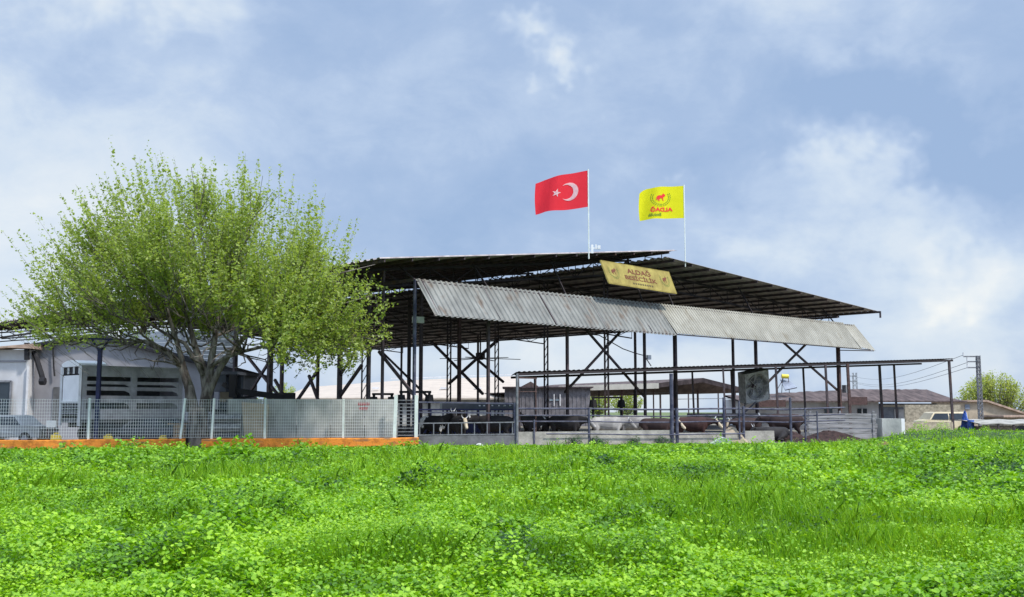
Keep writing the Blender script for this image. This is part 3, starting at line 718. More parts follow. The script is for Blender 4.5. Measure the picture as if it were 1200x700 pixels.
for d in dirs:
    fr_ = tr.uniform(.36, .84); end = FK+d*env(d)*fr_
    st = min((p for s_ in stems for p in s_[2:]), key=lambda p: (p-end).length+ (p-FK).length*.3)
    bow = Vector((d.x*.3, d.y*.3, -.12 if abs(d.x) > .6 else .15))*1.3
    pa_ = path(st, end, bow, 7, .06); L = (end-st).length
    r0 = .035+.011*L
    wood.tube(pa_, [r0*(.66-.5*i/7) for i in range(8)], 6)
    nb = int(5+L*1.5)
    for j in range(nb):
        k = tr.uniform(.25, 1); q = pa_[min(7, int(k*7))].lerp(pa_[min(7, int(k*7)+1)], (k*7) % 1)
        if q.z < zmin(600+F*q.x/q.y)-.1: continue
        rd = (q-FK).normalized(); dd = (rd*.75+Vector((tr.gauss(0, .45), tr.gauss(0, .45), .45+tr.gauss(0, .25)))).normalized()
        e = q+dd*tr.uniform(.9, 2.6); p2 = path(q, e, Vector((0, 0, -.1)), 3, .05)
        if e.z > zmin(600+F*e.x/e.y)+.2: wood.tube(p2, [.022, .018, .014, .01], 4, False)
        for s_ in range(tr.randint(4, 5)):
            kk = tr.uniform(.2, 1); b_ = q.lerp(e, kk); rd = (b_-FK).normalized()
            sd_ = (rd*.62+Vector((tr.gauss(-.12, .26), tr.gauss(0, .26), .58+tr.gauss(0, .18)))).normalized()
            if rd.z < .42: sd_ = (rd*.7+Vector((tr.gauss(0, .4), tr.gauss(0, .4), tr.gauss(.05, .45)))).normalized()
            ln = tr.uniform(.9, 2.6)
            while ln > .3:
                tip = b_+sd_*ln; v = tip-FK
                if v.length < env(v)*tr.uniform(.84, .98): break
                ln *= .8
            if ln > .3: shoots.append((b_, sd_, ln))
for i in range(640):                                            # long feathery sprays that carry the outline
    a = R(tr.uniform(-2, 182)); ly = tr.uniform(-.8, .8)
    d = Vector((math.cos(a)*math.sqrt(1-ly*ly), ly, math.sin(a)*math.sqrt(1-ly*ly))); b_ = FK+d*env(d)*tr.uniform(.55, .86)
    sd_ = (d*.62+Vector((tr.gauss(-.20, .10), tr.gauss(0, .12), .60))).normalized(); ln = tr.uniform(1.6, 3.6); lim = tr.uniform(.98, 1.13)
    while ln > .5 and (b_+sd_*ln-FK).length > env(b_+sd_*ln-FK)*lim: ln *= .88
    shoots.append((b_, sd_, ln))
for i in range(150):                                            # leafy sprigs hanging at the lower right
    px_ = tr.uniform(375, 452); py_ = tr.uniform(318, 425); b_ = tp(px_, py_, tr.uniform(-2.2, 2)); 
    sd_ = Vector((tr.gauss(.3, .4), tr.gauss(0, .4), tr.gauss(.1, .6))).normalized()
    if (px_-400)*.5+abs(py_-375) < 60: shoots.append((b_, sd_, tr.uniform(.5, 1.1)))
for (x0_, y0_), (x1_, y1_) in (((345, 385), (440, 345)), ((350, 390), (445, 400)), ((350, 380), (425, 425)), ((330, 350), (440, 310))):
    wood.tube([tp(x0_, y0_), tp((x0_+x1_)/2, (y0_+y1_)/2-6, -.5), tp(x1_, y1_, -.3)], [.06, .04, .015], 5)
LP = []; LS = []; TT = []
lr = np.random.default_rng(3)
for b_, d, ln in shoots:
    n = max(6, int(ln*18)); k = lr.random(n)**.85; side = lr.normal(size=(n, 3))*(.085*(1.15-k*.6))[:, None]
    bend = np.array([0, 0, .06*ln])*(k**2)[:, None]
    pts = np.array(b_)+np.array(d)*(k*ln)[:, None]+side+bend
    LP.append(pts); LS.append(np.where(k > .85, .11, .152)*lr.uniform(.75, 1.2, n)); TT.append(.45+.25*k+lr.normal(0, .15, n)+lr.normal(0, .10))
    if lr.random() < .6: twigs.tube([b_, b_+d*ln*.5, b_+d*ln+Vector((0, 0, .06*ln))], [.008, .006, .003], 3, False)
LP = np.concatenate(LP); LS = np.concatenate(LS); TT = np.concatenate(TT)
pxs = 600+F*LP[:, 0]/LP[:, 1]
zm = np.array([zmin(p) for p in pxs])+vnoise(pxs*.07, LP[:, 1], 4)*.9-.5
k = LP[:, 2] > zm; LP, LS, TT = LP[k], LS[k], TT[k]
print('leaves', len(LP), 'shoots', len(shoots))
wood.build('trunk', 'bark', tree, True); twigs.build('twigs', 'bark', tree)
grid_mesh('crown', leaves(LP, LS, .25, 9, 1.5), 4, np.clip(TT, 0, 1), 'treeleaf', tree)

# ------------------------------------------------------------------ buildings at the left
def wallbox(name, px0, px1, Y, zt, dep, m, parent, z0=-.05):
    a, b_ = XY(px0, Y), XY(px1, Y); return MB().box(((a.x+b_.x)/2, Y+dep/2, (zt+z0)/2), (b_.x-a.x, dep, zt-z0)).build(name, m, parent)
h1 = empty('white_house', XY(0, 61)); tag(h1, 'low white walled building with a dark door at the far left edge', 'house')
a, b_ = XY(-120, 61), XY(31, 61)
zt = hz(410, 61); wallbox('wall', -120, 31, 61, zt, .8, 'whitewall', h1)
mb = MB(); zr0, zr1 = hz(415, 60.5), hz(405.5, 60.5); xl, xr = XY(-130, 60.5).x, XY(34, 60.5).x
mb.prism([(xl, zr0-.4), (xr-1.5, zr1-.1), (xr, zr1-.15), (xr, zr1+.12), (xl, zr0-.1)], 60.4, 61.95, lambda u, v, h: (u, h, v)); mb.build('roof', 'tile', h1)
dr = empty('_', (0, 0, 0)); bpy.data.objects.remove(dr)
x0, x1 = XY(-8, 60.9).x, XY(11.5, 60.9).x; zd0, zd1 = .1, hz(447, 60.9)
dor = MB().box(((x0+x1)/2, 60.97, (zd0+zd1)/2), (x1-x0, .08, zd1-zd0)).build('door', 'glass', h1)
MB().bar((x0, 60.9, zd0), (x0, 60.9, zd1), .1).bar((x1, 60.9, zd0), (x1, 60.9, zd1), .1).bar((x0, 60.9, zd1), (x1, 60.9, zd1), .1).build('frame', 'greysteel', dor)
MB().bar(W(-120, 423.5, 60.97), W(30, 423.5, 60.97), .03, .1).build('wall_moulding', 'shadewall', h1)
MB().box((XY(31, 60.9).x, 60.9, hz(470, 60.9)/2+.9), (.12, .14, 4.3)).build('downpipe', 'offwhite', h1)
MB().bar(W(31.5, 402, 60.7), W(31.5, 422, 60.7), .22, .22).build('hopper_head', 'black', h1)

h2 = empty('gabled_house', XY(130, 62)); tag(h2, 'grey shaded gable wall with dark roof edge behind the livestock truck', 'house')
g = [(XY(32, 62).x, -.05), (XY(262, 62).x, -.05), (XY(262, 62).x, hz(436, 62)), (XY(110, 62).x, hz(396, 62)), (XY(32, 62).x, hz(408, 62))]
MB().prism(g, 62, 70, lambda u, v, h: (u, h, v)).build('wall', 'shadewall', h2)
mb = MB(); ax, az = g[3]; rx, rz_ = g[2]; lx, lz = g[4]
mb.prism([(lx-.5, lz-.05), (ax, az+.02), (rx+.6, rz_-.12), (rx+.6, rz_+.06), (ax, az+.22), (lx-.5, lz+.12)], 61.6, 70.4, lambda u, v, h: (u, h, v)); mb.build('roof', 'black', h2)
MB().tube([W(36, 404, 61.5), W(42, 418, 61.4), W(49, 440, 61.3), W(50, 446, 61.3)], .16, 8).tube([W(47, 447, 61.1), W(53, 447, 61.1)], .22, 8).build('flue_pipe', 'black', h2)
MB().tube([W(62, 404, 61.8), W(63, 430, 61.8), W(64, 441, 61.8)], .05, 6).build('wall_cable', 'black', h2)
x0, x1 = XY(61, 61.9).x, XY(68, 61.9).x; MB().box(((x0+x1)/2, 61.96, 1.6), (x1-x0, .06, hz(452, 61.9)-.3)).build('door', 'darkwall', h2)
h3 = empty('clad_gable', XY(215, 66)); tag(h3, 'pale horizontal sheet cladding standing behind the tree branches', 'wall')
x0, x1 = XY(120, 66).x, XY(273, 66).x; zb, zt = hz(438, 66), hz(388, 66)
mb = MB(); nb = 11
for i in range(nb):
    za = zb+(zt-zb)*i/nb; zb2 = zb+(zt-zb)*(i+1)/nb-.025; mb.prism([(66, za), (66.06, zb2), (66.14, zb2), (66.14, za)], x0, x1, lambda u, v, h: (h, u, v))
mb.build('cladding', 'offwhite', h3)
mb = MB()
for px in (150, 212, 272): mb.bar(XY(px, 66.3), XY(px, 66.3)+Vector((0, 0, zt+.3)), .2)
mb.build('frame', 'steel', h3)

# blue gate post
bpst = empty('blue_post', XY(116, 49.3)); tag(bpst, 'tall slim blue painted steel post in front of the livestock truck', 'post')
p = XY(114, 49.3); q = W(117.5, 408, 49.3); MB().bar(p, q, .17).build('pole', 'bluepaint', bpst)
MB().bar(W(117.5, 414, 49.3), W(108, 398, 49.3), .08).bar(W(117.5, 412, 49.3), W(128, 399, 49.3), .08).bar(W(104, 397, 49.3), W(132, 398, 49.3), .08).build('arm', 'bluepaint', bpst)

# livestock truck: parallel to the shed front
tk0 = XY(95, 50.6); truck = empty('livestock_truck', tk0, ANG); tag(truck, 'grey livestock truck body with slatted side openings behind the mesh fence', 'truck')
def tk(u, v, z): return tk0+A*u+B*v+Vector((0, 0, z))        # u along the side, v across
Lk = 0.
lo, hi = 2., 14.
for _ in range(40):
    m_ = (lo+hi)/2; p = tk(m_, 0, 3); x = 600+F*p.x/(p.y*math.cos(TH)+1.4*math.sin(TH))
    if x < 214: lo = m_
    else: hi = m_
Lk = lo; hzk = lambda py: hz(py, 50.6)
rails_ = [(hzk(441), hzk(429)), (hzk(450), hzk(446.3)), (hzk(457.5), hzk(453)), (hzk(472), hzk(463.5)), (hzk(492), hzk(479.5))]
mb = MB()
for z0, z1 in rails_: mb.prism([(0, z0), (Lk, z0), (Lk, z1), (0, z1)], 0, .07, lambda u, v, h: tk(u, h, v)); 
for u0, u1 in ((0, .22), (Lk*.47, Lk*.53), (Lk-.22, Lk)): mb.prism([(u0, hzk(492)), (u1, hzk(492)), (u1, hzk(429)), (u0, hzk(429))], -.015, .085, lambda u, v, h: tk(u, h, v))
for u0, u1 in ((.22, Lk*.47), (Lk*.53, Lk-.22)):             # rounded far ends of the openings
    for zc in ((hzk(450), hzk(457.5)), (hzk(457.5), hzk(463.5)), (hzk(472), hzk(479.5))):
        zz0, zz1 = zc[1], zc[0]
        mb.prism([(u1, zz0), (u1, zz1), (u1-.3, zz1), (u1-.06, zz0+(zz1-zz0)*.6)], .0, .06, lambda u, v, h: tk(u, h, v))
mb.build('slatted_side', 'truckgrey', truck)
mb = MB()
mb.prism([(0, hzk(492)), (Lk, hzk(492)), (Lk, hzk(429)), (0, hzk(429))], 2.33, 2.4, lambda u, v, h: tk(u, h, v)); o = mb.build('far_side', 'darkwall', truck)
MB().prism([(0, 1.25), (Lk, 1.25), (Lk, 1.05), (0, 1.05)], 0.02, 2.38, lambda u, v, h: tk(u, h, v)).build('floor', 'darkwall', truck)
MB().prism([(-.05, hzk(429.5)), (Lk, hzk(429.5)), (Lk, hzk(428)), (-.05, hzk(428))], -.03, 2.45, lambda u, v, h: tk(u, h, v)).build('roof', 'truckgrey', truck)
MB().prism([(Lk-.08, 1.1), (Lk, 1.1), (Lk, hzk(429)), (Lk-.08, hzk(429))], .05, 2.35, lambda u, v, h: tk(u, h, v)).build('bulkhead', 'truckgrey', truck)
zz = lambda py: hz(py, 51.3)
MB().prism([(.25, zz(470)), (2.15, zz(470)), (2.15, zz(440)), (.25, zz(440))], -.06, .0, lambda u, v, h: tk(h, u, v)).build('rear_door', 'white', truck)
dome = [(.15+2.1*i/10, zz(429.5)+.30*math.sin(math.pi*min(1, max(0, (i+.6)/11.2)))**.5) for i in range(11)]
MB().prism(dome+[(2.25, zz(430)), (.15, zz(430))], -.12, 1.2, lambda u, v, h: tk(h, u, v)).build('canopy_top', 'white', truck)
mb = MB().prism([(.2, zz(438.5)), (2.2, zz(438.5)), (2.2, zz(430.5)), (.2, zz(430.5))], -.03, .02, lambda u, v, h: tk(h, u, v)); mb.build('vent_opening', 'black', truck)
mb = MB()
for k in range(4): mb.bar(tk(-.06, .2+k*.66, zz(438.5)), tk(-.06, .2+k*.66, zz(430.5)), .09)
for v0 in (.06, 2.34): mb.bar(tk(-.05, v0, .9), tk(-.05, v0, zz(430)), .12)
mb.bar(tk(-.05, 0, zz(471)), tk(-.05, 2.4, zz(471)), .09); mb.build('rear_frame', 'offwhite', truck)
mb = MB()
for k in range(5): mb.bar(tk(-.05, .2, zz(473)-k*.12), tk(-.05, 2.2, zz(473)-k*.12), .05)
for k in range(6): mb.bar(tk(-.04, .2+k*.4, zz(472)), tk(-.04, .2+k*.4, zz(485)), .05)
mb.build('ramp_grille', 'greysteel', truck)
MB().bar(tk(.2, .5, .95), tk(Lk+1.5, .5, .95), .14, .24).bar(tk(.2, 1.9, .95), tk(Lk+1.5, 1.9, .95), .14, .24).build('chassis', 'black', truck)
for u in (1.3, 2.4, Lk-.4):
    for v in (.2, 2.2):
        wh = MB().tube([tk(u, v-.15, .5), tk(u, v-.12, .5), tk(u, v+.12, .5), tk(u, v+.15, .5)], [.42, .5, .5, .42], 20).build('wheel', 'rubber', truck, False)
        MB().tube([tk(u, v-.17, .5), tk(u, v+.17, .5)], .24, 14).build('rim', 'truckgrey', wh)
MB().prism([(.3, .55), (Lk, .55), (Lk, 1.0), (.3, 1.0)], .02, .05, lambda u, v, h: tk(u, h, v)).build('shade_panel', 'cardark', truck)  # dark panel added in place of the shadow under the truck body

# cars parked behind the fence
def car(name, loc, rz, L, Wd_, Hh, body, label, van=False):
    root = empty(name, loc, rz); tag(root, label, 'car')
    m = Matrix.Translation(loc)@Matrix.Rotation(rz, 4, 'Z')
    def c(x, y, z): return tuple(m@Vector((x, y, z)))
    side = [(-.5, .25), (-.5, .52), (-.47, .62), (-.28, .66), (-.17, .96), (-.1, 1.0), (.22, 1.0), (.3, .97), (.42, .68), (.5, .62), (.5, .25)]
    if van: side = [(-.5, .2), (-.5, .5), (-.46, .6), (-.36, .66), (-.26, .95), (-.2, 1.0), (.4, 1.0), (.47, .96), (.5, .6), (.5, .2)]
    side = [(a*L, b*Hh) for a, b in side]; n = len(side); w2 = Wd_/2; mb = MB()
    def ww(z): return w2*(1-.22*max(0, (z/Hh-.62))/.38)
    for s_ in (-1, 1):
        for a, z in side: mb.v.append(c(a, s_*ww(z), z))
    mb.f = [tuple(range(n)), tuple(range(2*n-1, n-1, -1))]+[(i, (i+1) % n, (i+1) % n+n, i+n) for i in range(n)]
    mb.build('body', body, root)
    z0, z1 = .66*Hh, .93*Hh
    xa, xb = (-.33*L, .45*L) if van else (-.24*L, .37*L)
    for s_ in (-1, 1):
        w0, w1 = ww(z0)*1.008, ww(z1)*1.008; mid = (xa+xb)/2
        for p0, p1, q0, q1 in ((xa, mid-.04, xa+.1*L, mid-.04), (mid+.04, xb, mid+.04, xb-.08*L)):
            MB().add([c(p0, s_*w0, z0), c(p1, s_*w0, z0), c(q1, s_*w1, z1), c(q0, s_*w1, z1), c(p0, s_*(w0-.02), z0), c(p1, s_*(w0-.02), z0), c(q1, s_*(w1-.02), z1), c(q0, s_*(w1-.02), z1)], [(0, 1, 2, 3), (7, 6, 5, 4), (0, 4, 5, 1), (1, 5, 6, 2), (2, 6, 7, 3), (3, 7, 4, 0)]).build('window', 'glass', root)
        for xw in (-.31*L, .31*L):
            r0 = .3; wh = MB().tube([c(xw, s_*(w2-.18), r0), c(xw, s_*(w2-.16), r0), c(xw, s_*(w2+.02), r0), c(xw, s_*(w2+.03), r0)], [.26, r0+.01, r0+.01, .25], 18).build('wheel', 'rubber', root)
            MB().tube([c(xw, s_*(w2+.0), r0), c(xw, s_*(w2+.045), r0)], .17, 12).build('rim', 'greysteel', wh)
        MB().box(c(-.485*L, s_*w2*.7, .5*Hh), (.1, .3, .12), rz).build('headlight', 'paleglass', root)
    return root
car('parked_car', XY(15, 52.0), R(172), 3.9, 1.65, 1.42, 'carsilver', 'pale silver hatchback behind the mesh fence below the white house')
car('parked_car', XY(172, 48.9)+Vector((0, .75, 0)), R(4), 4.1, 1.65, 1.3, 'cardark', 'dark low saloon car half hidden behind the mesh fence in front of the livestock truck')
van_ = car('parked_car', XY(1102, 76), R(8), 3.5, 1.6, 1.55, 'carcream', 'old cream hatchback standing beside the blue tarpaulin on the right', True)

# small clutter along the fence
for px, sc, lab in ((60, 1, 'yellow plastic can below the truck rear door, leftmost of three'), (122, .9, 'yellow plastic can at the foot of the blue post'), (187, .8, 'yellow plastic can near the wooden crate by the tree')):
    p = fpx(px)+Vector((0, .45, 0)); rt = empty('jerrycan', p); tag(rt, lab, 'can', 'yellow cans behind the fence')
    MB().prism([(-.2*sc, 0), (.2*sc, 0), (.2*sc, .5), (.1*sc, .6), (-.2*sc, .6)], -.1, .1, lambda u, v, h, p=p: p+Vector((u, h, v*sc))).build('body', 'yellowplastic', rt)
    MB().bar(p+Vector((-.1, 0, .66*sc)), p+Vector((.12, 0, .66*sc)), .04).bar(p+Vector((-.1, 0, .58*sc)), p+Vector((-.1, 0, .67*sc)), .04).build('handle', 'yellowplastic', rt)
p = fpx(208)+Vector((-.1, .6, 0)); crate = empty('wooden_crate', p); tag(crate, 'small brown wooden crate leaning by the tree trunk behind the fence', 'crate')
mb = MB()
for k in range(5): mb.box(p+Vector((0, 0, .15+k*.19)), (.42, .4, .15))
mb.build('slats', 'wood', crate)
mb = MB()
for dx_ in (-.2, .2):
    for dy_ in (-.2, .2): mb.box(p+Vector((dx_, dy_, .5)), (.05, .05, 1.02))
mb.box(p+Vector((-.1, 0, 1.04)), (.75, .5, .05)); mb.build('frame', 'wood', crate)
p = fpx(49)+Vector((0, .8, 0)); sb = empty('notice_board', p); tag(sb, 'small blank white board on two short posts behind the left fence', 'board')
MB().box(p+Vector((0, 0, 1.05)), (.42, .03, .3)).build('panel', 'white', sb); MB().bar(p+Vector((-.15, .02, 0)), p+Vector((-.15, .02, 1)), .04).bar(p+Vector((.15, .02, 0)), p+Vector((.15, .02, 1)), .04).build('post', 'steel', sb)

# concrete wall behind the right half of the fence
cw = empty('concrete_wall', XY(400, 50.3)); tag(cw, 'pale grey concrete yard wall behind the mesh fence with faded red writing', 'wall')
wa, wb = fpx(256)+Vector((0, 1.3, 0)), fpx(464)+Vector((0, .7, 0)); wd_ = (wb-wa).normalized(); wn = Vector((wd_.y, -wd_.x, 0)); nn = 5
for i in range(nn):
    a_, b2 = wa.lerp(wb, i/nn)+wd_*.012, wa.lerp(wb, (i+1)/nn)-wd_*.012
    MB().box((a_+b2)/2+Vector((0, 0, 1.05)), ((b2-a_).length, .14, 2.2), math.atan2(wd_.y, wd_.x)).build('panel', 'greywall', cw)
mb = MB(); rr_ = random.Random(2)
for row, z, n in ((0, 1.93, 8), (1, 1.72, 6)):
    for i in range(n):
        p = fpx(417+i*1.75+row*1.2)+Vector((0, .68, 0)); k = (p-wa).dot(wd_); p = wa+wd_*k+wn*.075+Vector((0, 0, z))
        mb.box(p, (.045, .008, .13), math.atan2(wd_.y, wd_.x)); mb.box(p+Vector((.02, -.001, rr_.choice((-.05, 0, .05)))), (.05, .011, .03), math.atan2(wd_.y, wd_.x))
mb.build('painted_marks', 'paintred', cw)
# ramp slab and pipes against it
sl = empty('timber_slab', fpx(292)+Vector((0, .8, 0))); tag(sl, 'broad tan plank board leaning on the yard wall behind the fence', 'board')
p0 = fpx(292)+Vector((0, .62, 0)); MB().prism([(-.35, .05), (.62, .05), (.62, 1.9), (-.62, 2.02)], 0, .06, lambda u, v, h: p0+Vector((u, h+v*.14, v))).build('plank', 'beige', sl)
pp = empty('pipe_stack', fpx(262)+Vector((0, .9, 0))); tag(pp, 'stack of dark blue barrels and grey pipes right of the tree behind the fence', 'pipes')
for k in range(3):
    for j in range(2): p = fpx(262)+Vector((-.2+j*.1, 1.0, .45+k*.42)); MB().tube([p-fd*.75, p+fd*.65], .2, 10).build('pipe', 'cardark' if k == 0 else ('bluepaint' if k == 1 and j else 'greysteel'), pp) if j == 0 else None

# dark loader with its arm resting over the wall
ld = empty('loader', XY(262, 56)); tag(ld, 'dark loader with a cab and long arm stretched right above the yard wall', 'loader')
mb = MB(); c0_ = XY(262, 56)
MB().box(c0_+Vector((0, .8, 1.1)), (1.6, 2.4, 1.2), .2).build('body', 'black', ld)
mb = MB()
for dx_ in (-.62, .58):
    for dy_ in (-.1, 1.4): mb.bar(c0_+Vector((dx_, dy_, 1.6)), c0_+Vector((dx_*.9, dy_+.1, 3.5)), .12)
mb.box(c0_+Vector((0, .6, 3.58)), (1.5, 1.9, .16)).box(c0_+Vector((-.3, -.1, 3.05)), (.8, .08, .9)).box(c0_+Vector((0, 1.5, 2.6)), (1.3, .1, 2)); mb.build('cab', 'cardark', ld)
MB().box(c0_+Vector((.12, .3, 2.35)), (.75, .4, .5)).build('seat', 'beige', ld)
MB().bar(c0_+Vector((0, -.25, 3.0)), c0_+Vector((.7, -.3, 2.65)), .22).bar(c0_+Vector((.7, -.3, 2.65)), c0_+Vector((3.3, -.3, 2.3)), .26, .3).bar(c0_+Vector((.2, -.3, 2.1)), c0_+Vector((1.9, -.3, 2.45)), .12).build('arm', 'black', ld)
MB().bar(c0_+Vector((.55, -.35, 2.3)), c0_+Vector((.55, -.35, 3.5)), .34).build('mast', 'black', ld)
MB().box(c0_+Vector((3.5, -.3, 2.35)), (.5, .5, .4)).build('grab', 'black', ld)
for dx_ in (-.7, .7): MB().tube([c0_+Vector((dx_-.15, .1, .55)), c0_+Vector((dx_+.15, .1, .55))], .55, 16).build('wheel', 'rubber', ld)

# ------------------------------------------------------------------ pens: blue railing on a low wall
def seg(px0, Y0, px1, Y1): return XY(px0, Y0), XY(px1, Y1)
pa, pb = seg(490, 49.7, 603, 50.9)
lowall = MB(); dd = (pb-pa).normalized(); lowall.box((pa+pb)/2+Vector((0, .12, .22)), ((pb-pa).length, .25, .48), math.atan2(dd.y, dd.x)); o = lowall.build('low_wall', 'darkwall'); tag(o, 'low dark concrete wall under the ladder-like blue railing', 'wall')
rail = empty('pen_railing', pa); tag(rail, 'grey blue ladder-like railing on the low dark wall in front of the blue pen', 'railing')
za, zb_ = .5, 1.04
MB().bar(pa+Vector((0, 0, zb_)), pb+Vector((0, 0, zb_+.04)), .05).bar(pa+Vector((0, 0, za)), pb+Vector((0, 0, za+.02)), .05).build('rail', 'greysteel', rail)
MB().bar(pa+Vector((0, .1, 2.02)), pb+Vector((0, .1, 1.96)), .07).bar(pa+Vector((0, .1, 1.55)), pb+Vector((0, .1, 1.5)), .06).build('upper_rail', 'railblue', rail)
for px in (492, 508, 525, 540.5, 555.5, 570.5, 585.5, 600.5):
    k = (px-490)/113; p = pa.lerp(pb, k); MB().bar(p+Vector((0, 0, za)), p+Vector((0, 0, zb_)), .045).build('baluster', 'greysteel', rail)
MB().box(pb+Vector((.02, .05, 1)), (.12, .12, 2)).build('post', 'railblue', rail)
# blue pen panel (feed barrier) further in
bp0, bp1 = XY(491, 56.6), XY(602, 58.2); dd = (bp1-bp0).normalized(); an_ = math.atan2(dd.y, dd.x)
pen = empty('blue_feed_barrier', bp0); tag(pen, 'deep blue painted feed barrier with a dark box top behind the cattle at left', 'barrier')
MB().box((bp0+bp1)/2+Vector((0, 0, .85)), ((bp1-bp0).length, .1, .8), an_).build('panel', 'bluepaint', pen)
mb = MB()
for k in range(9): p = bp0.lerp(bp1, k/8); mb.bar(p+Vector((0, -.08, .1)), p+Vector((0, -.08, 1.7)), .07)
mb.bar(bp0+Vector((0, -.08, 1.68)), bp1+Vector((0, -.08, 1.68)), .08); mb.build('frame', 'bluepaint', pen)
q0 = bp0.lerp(bp1, .22); MB().box((q0+bp1)/2+Vector((0, .5, 1.86)), ((bp1-q0).length, .5, .42), an_).build('top_box', 'cardark', pen)
mb = MB()
for k in (.08, .2, .3, .42, .6, .75, .9): p = bp0.lerp(bp1, .6+.4*k); mb.box(p+Vector((0, .2, 1.9)), (.1, .03, .07))
mb.build('reflector', 'white', pen)

# concrete feed trough kerb with tube rails, 605..905
ta, tb = seg(604, 50.9, 907, 55.2); td = (tb-ta).normalized(); tang = math.atan2(td.y, td.x)
def tpx(px): return XY(px, 50.9+(px-604)/303*4.3)
for a_, b2, h, lab in ((604, 690, .62, 'left length of pale concrete trough wall'), (691, 787, .66, 'middle length of pale concrete trough wall beside the dark weeds'), (788, 870, .52, 'low length of concrete trough wall behind the pale slab'), (871, 906, .60, 'short right end of concrete trough wall beside the manure heap')):
    p, q = tpx(a_), tpx(b2); m_ = MB(); n = 6; L = (q-p).length
    for j in range(2): m_.box((p+q)/2+Vector((0, .1+.012*j, h*(.25+.5*j))), (L, .26-.02*j, h*.5-.004), tang)
    o = m_.build('trough_wall', 'concrete'); tag(o, lab, 'wall', 'concrete trough walls')
rails = empty('pen_fence', ta); tag(rails, 'long blue grey tube rail fence in front of the cattle, right of the ladder railing', 'fence')
for py, Y0_ in ((479.5, 0), (487.5, 0), (494.5, 0), (509, -.2)):
    pts = [tpx(px)+Vector((0, Y0_, hz(py+(.6 if (px//100) % 2 else -.4), tpx(px).y))) for px in (604, 640, 690, 740, 788, 830, 871, 920, 985)]
    pts[-1] = XY(990, 56.5)+Vector((0, 0, pts[-2].z+.1))
    if py == 509: pts = pts[1:-2]
    MB().tube(pts, .032 if py != 479.5 else .045, 6).build('rail', 'railblue', rails)
for px, yt, s in ((606, 438, .13), (626, 492, .08), (690, 478, .11), (787, 438, .19), (793, 478, .16), (871, 476, .12), (866, 470, .09), (926, 466, .13), (943, 478, .09), (848, 466, .13), (957, 482, .08)):
    p = tpx(px)+Vector((0, -.05, 0)); MB().tube([p, Vector((p.x, p.y, hz(yt, p.y)))], s/2, 8).build('post', 'railblue' if px != 606 else 'greysteel', rails)
MB().bar(W(606, 443, 50.95), W(629, 443.5, 51.4), .06).bar(W(628, 443, 51.4), XY(628, 51.4), .06).bar(W(606, 459, 51), W(629, 459, 51.4), .04).build('side_gate_frame', 'rust', rails)

# long thin canopy above the pens
cn = empty('pen_canopy', XY(605, 51.6)); tag(cn, 'long thin corrugated canopy on slim posts running to the right beyond the shed', 'canopy')
c0_, c1_ = W(605, 436, 51.6), W(1117, 420.5, 71); bk = Vector((-.25, 5, 0))
corr(c0_, c0_+bk, c1_, c1_+bk, .3, .03, UP).build('roof', 'darksteel', cn)
MB().bar(c0_-Vector((0, -.1, .12)), c1_-Vector((0, -.1, .12)), .08, .12).build('beam', 'darksteel', cn)
MB().bar(c0_+bk-Vector((0, .1, .12)), c1_+bk-Vector((0, .1, .12)), .08, .12).build('beam', 'darksteel', cn)
for px, s, bkr in ((607, .12, 0), (812, .1, 1), (848, .09, 0), (857, .11, 1), (910, .11, 0), (942, .11, 1), (968.5, .12, 0), (994, .15, 0), (1031, .15, 1), (1048, .12, 1), (1113, .14, 0), (627, .08, 1)):
    best = None
    for i in range(400):
        k = i/400; p = c0_.lerp(c1_, k)+bk*bkr*.98
        x = 600+F*p.x/(p.y*math.cos(TH)+(p.z-1-EYE)*math.sin(TH))
        if best is None or abs(x-px) < best[0]: best = (abs(x-px), p)
    p = best[1]; MB().bar((p.x+.1, p.y+.05, -.05), (p.x, p.y+.05, p.z-.1), s).build('post', 'steel' if px != 994 else 'rust', cn)

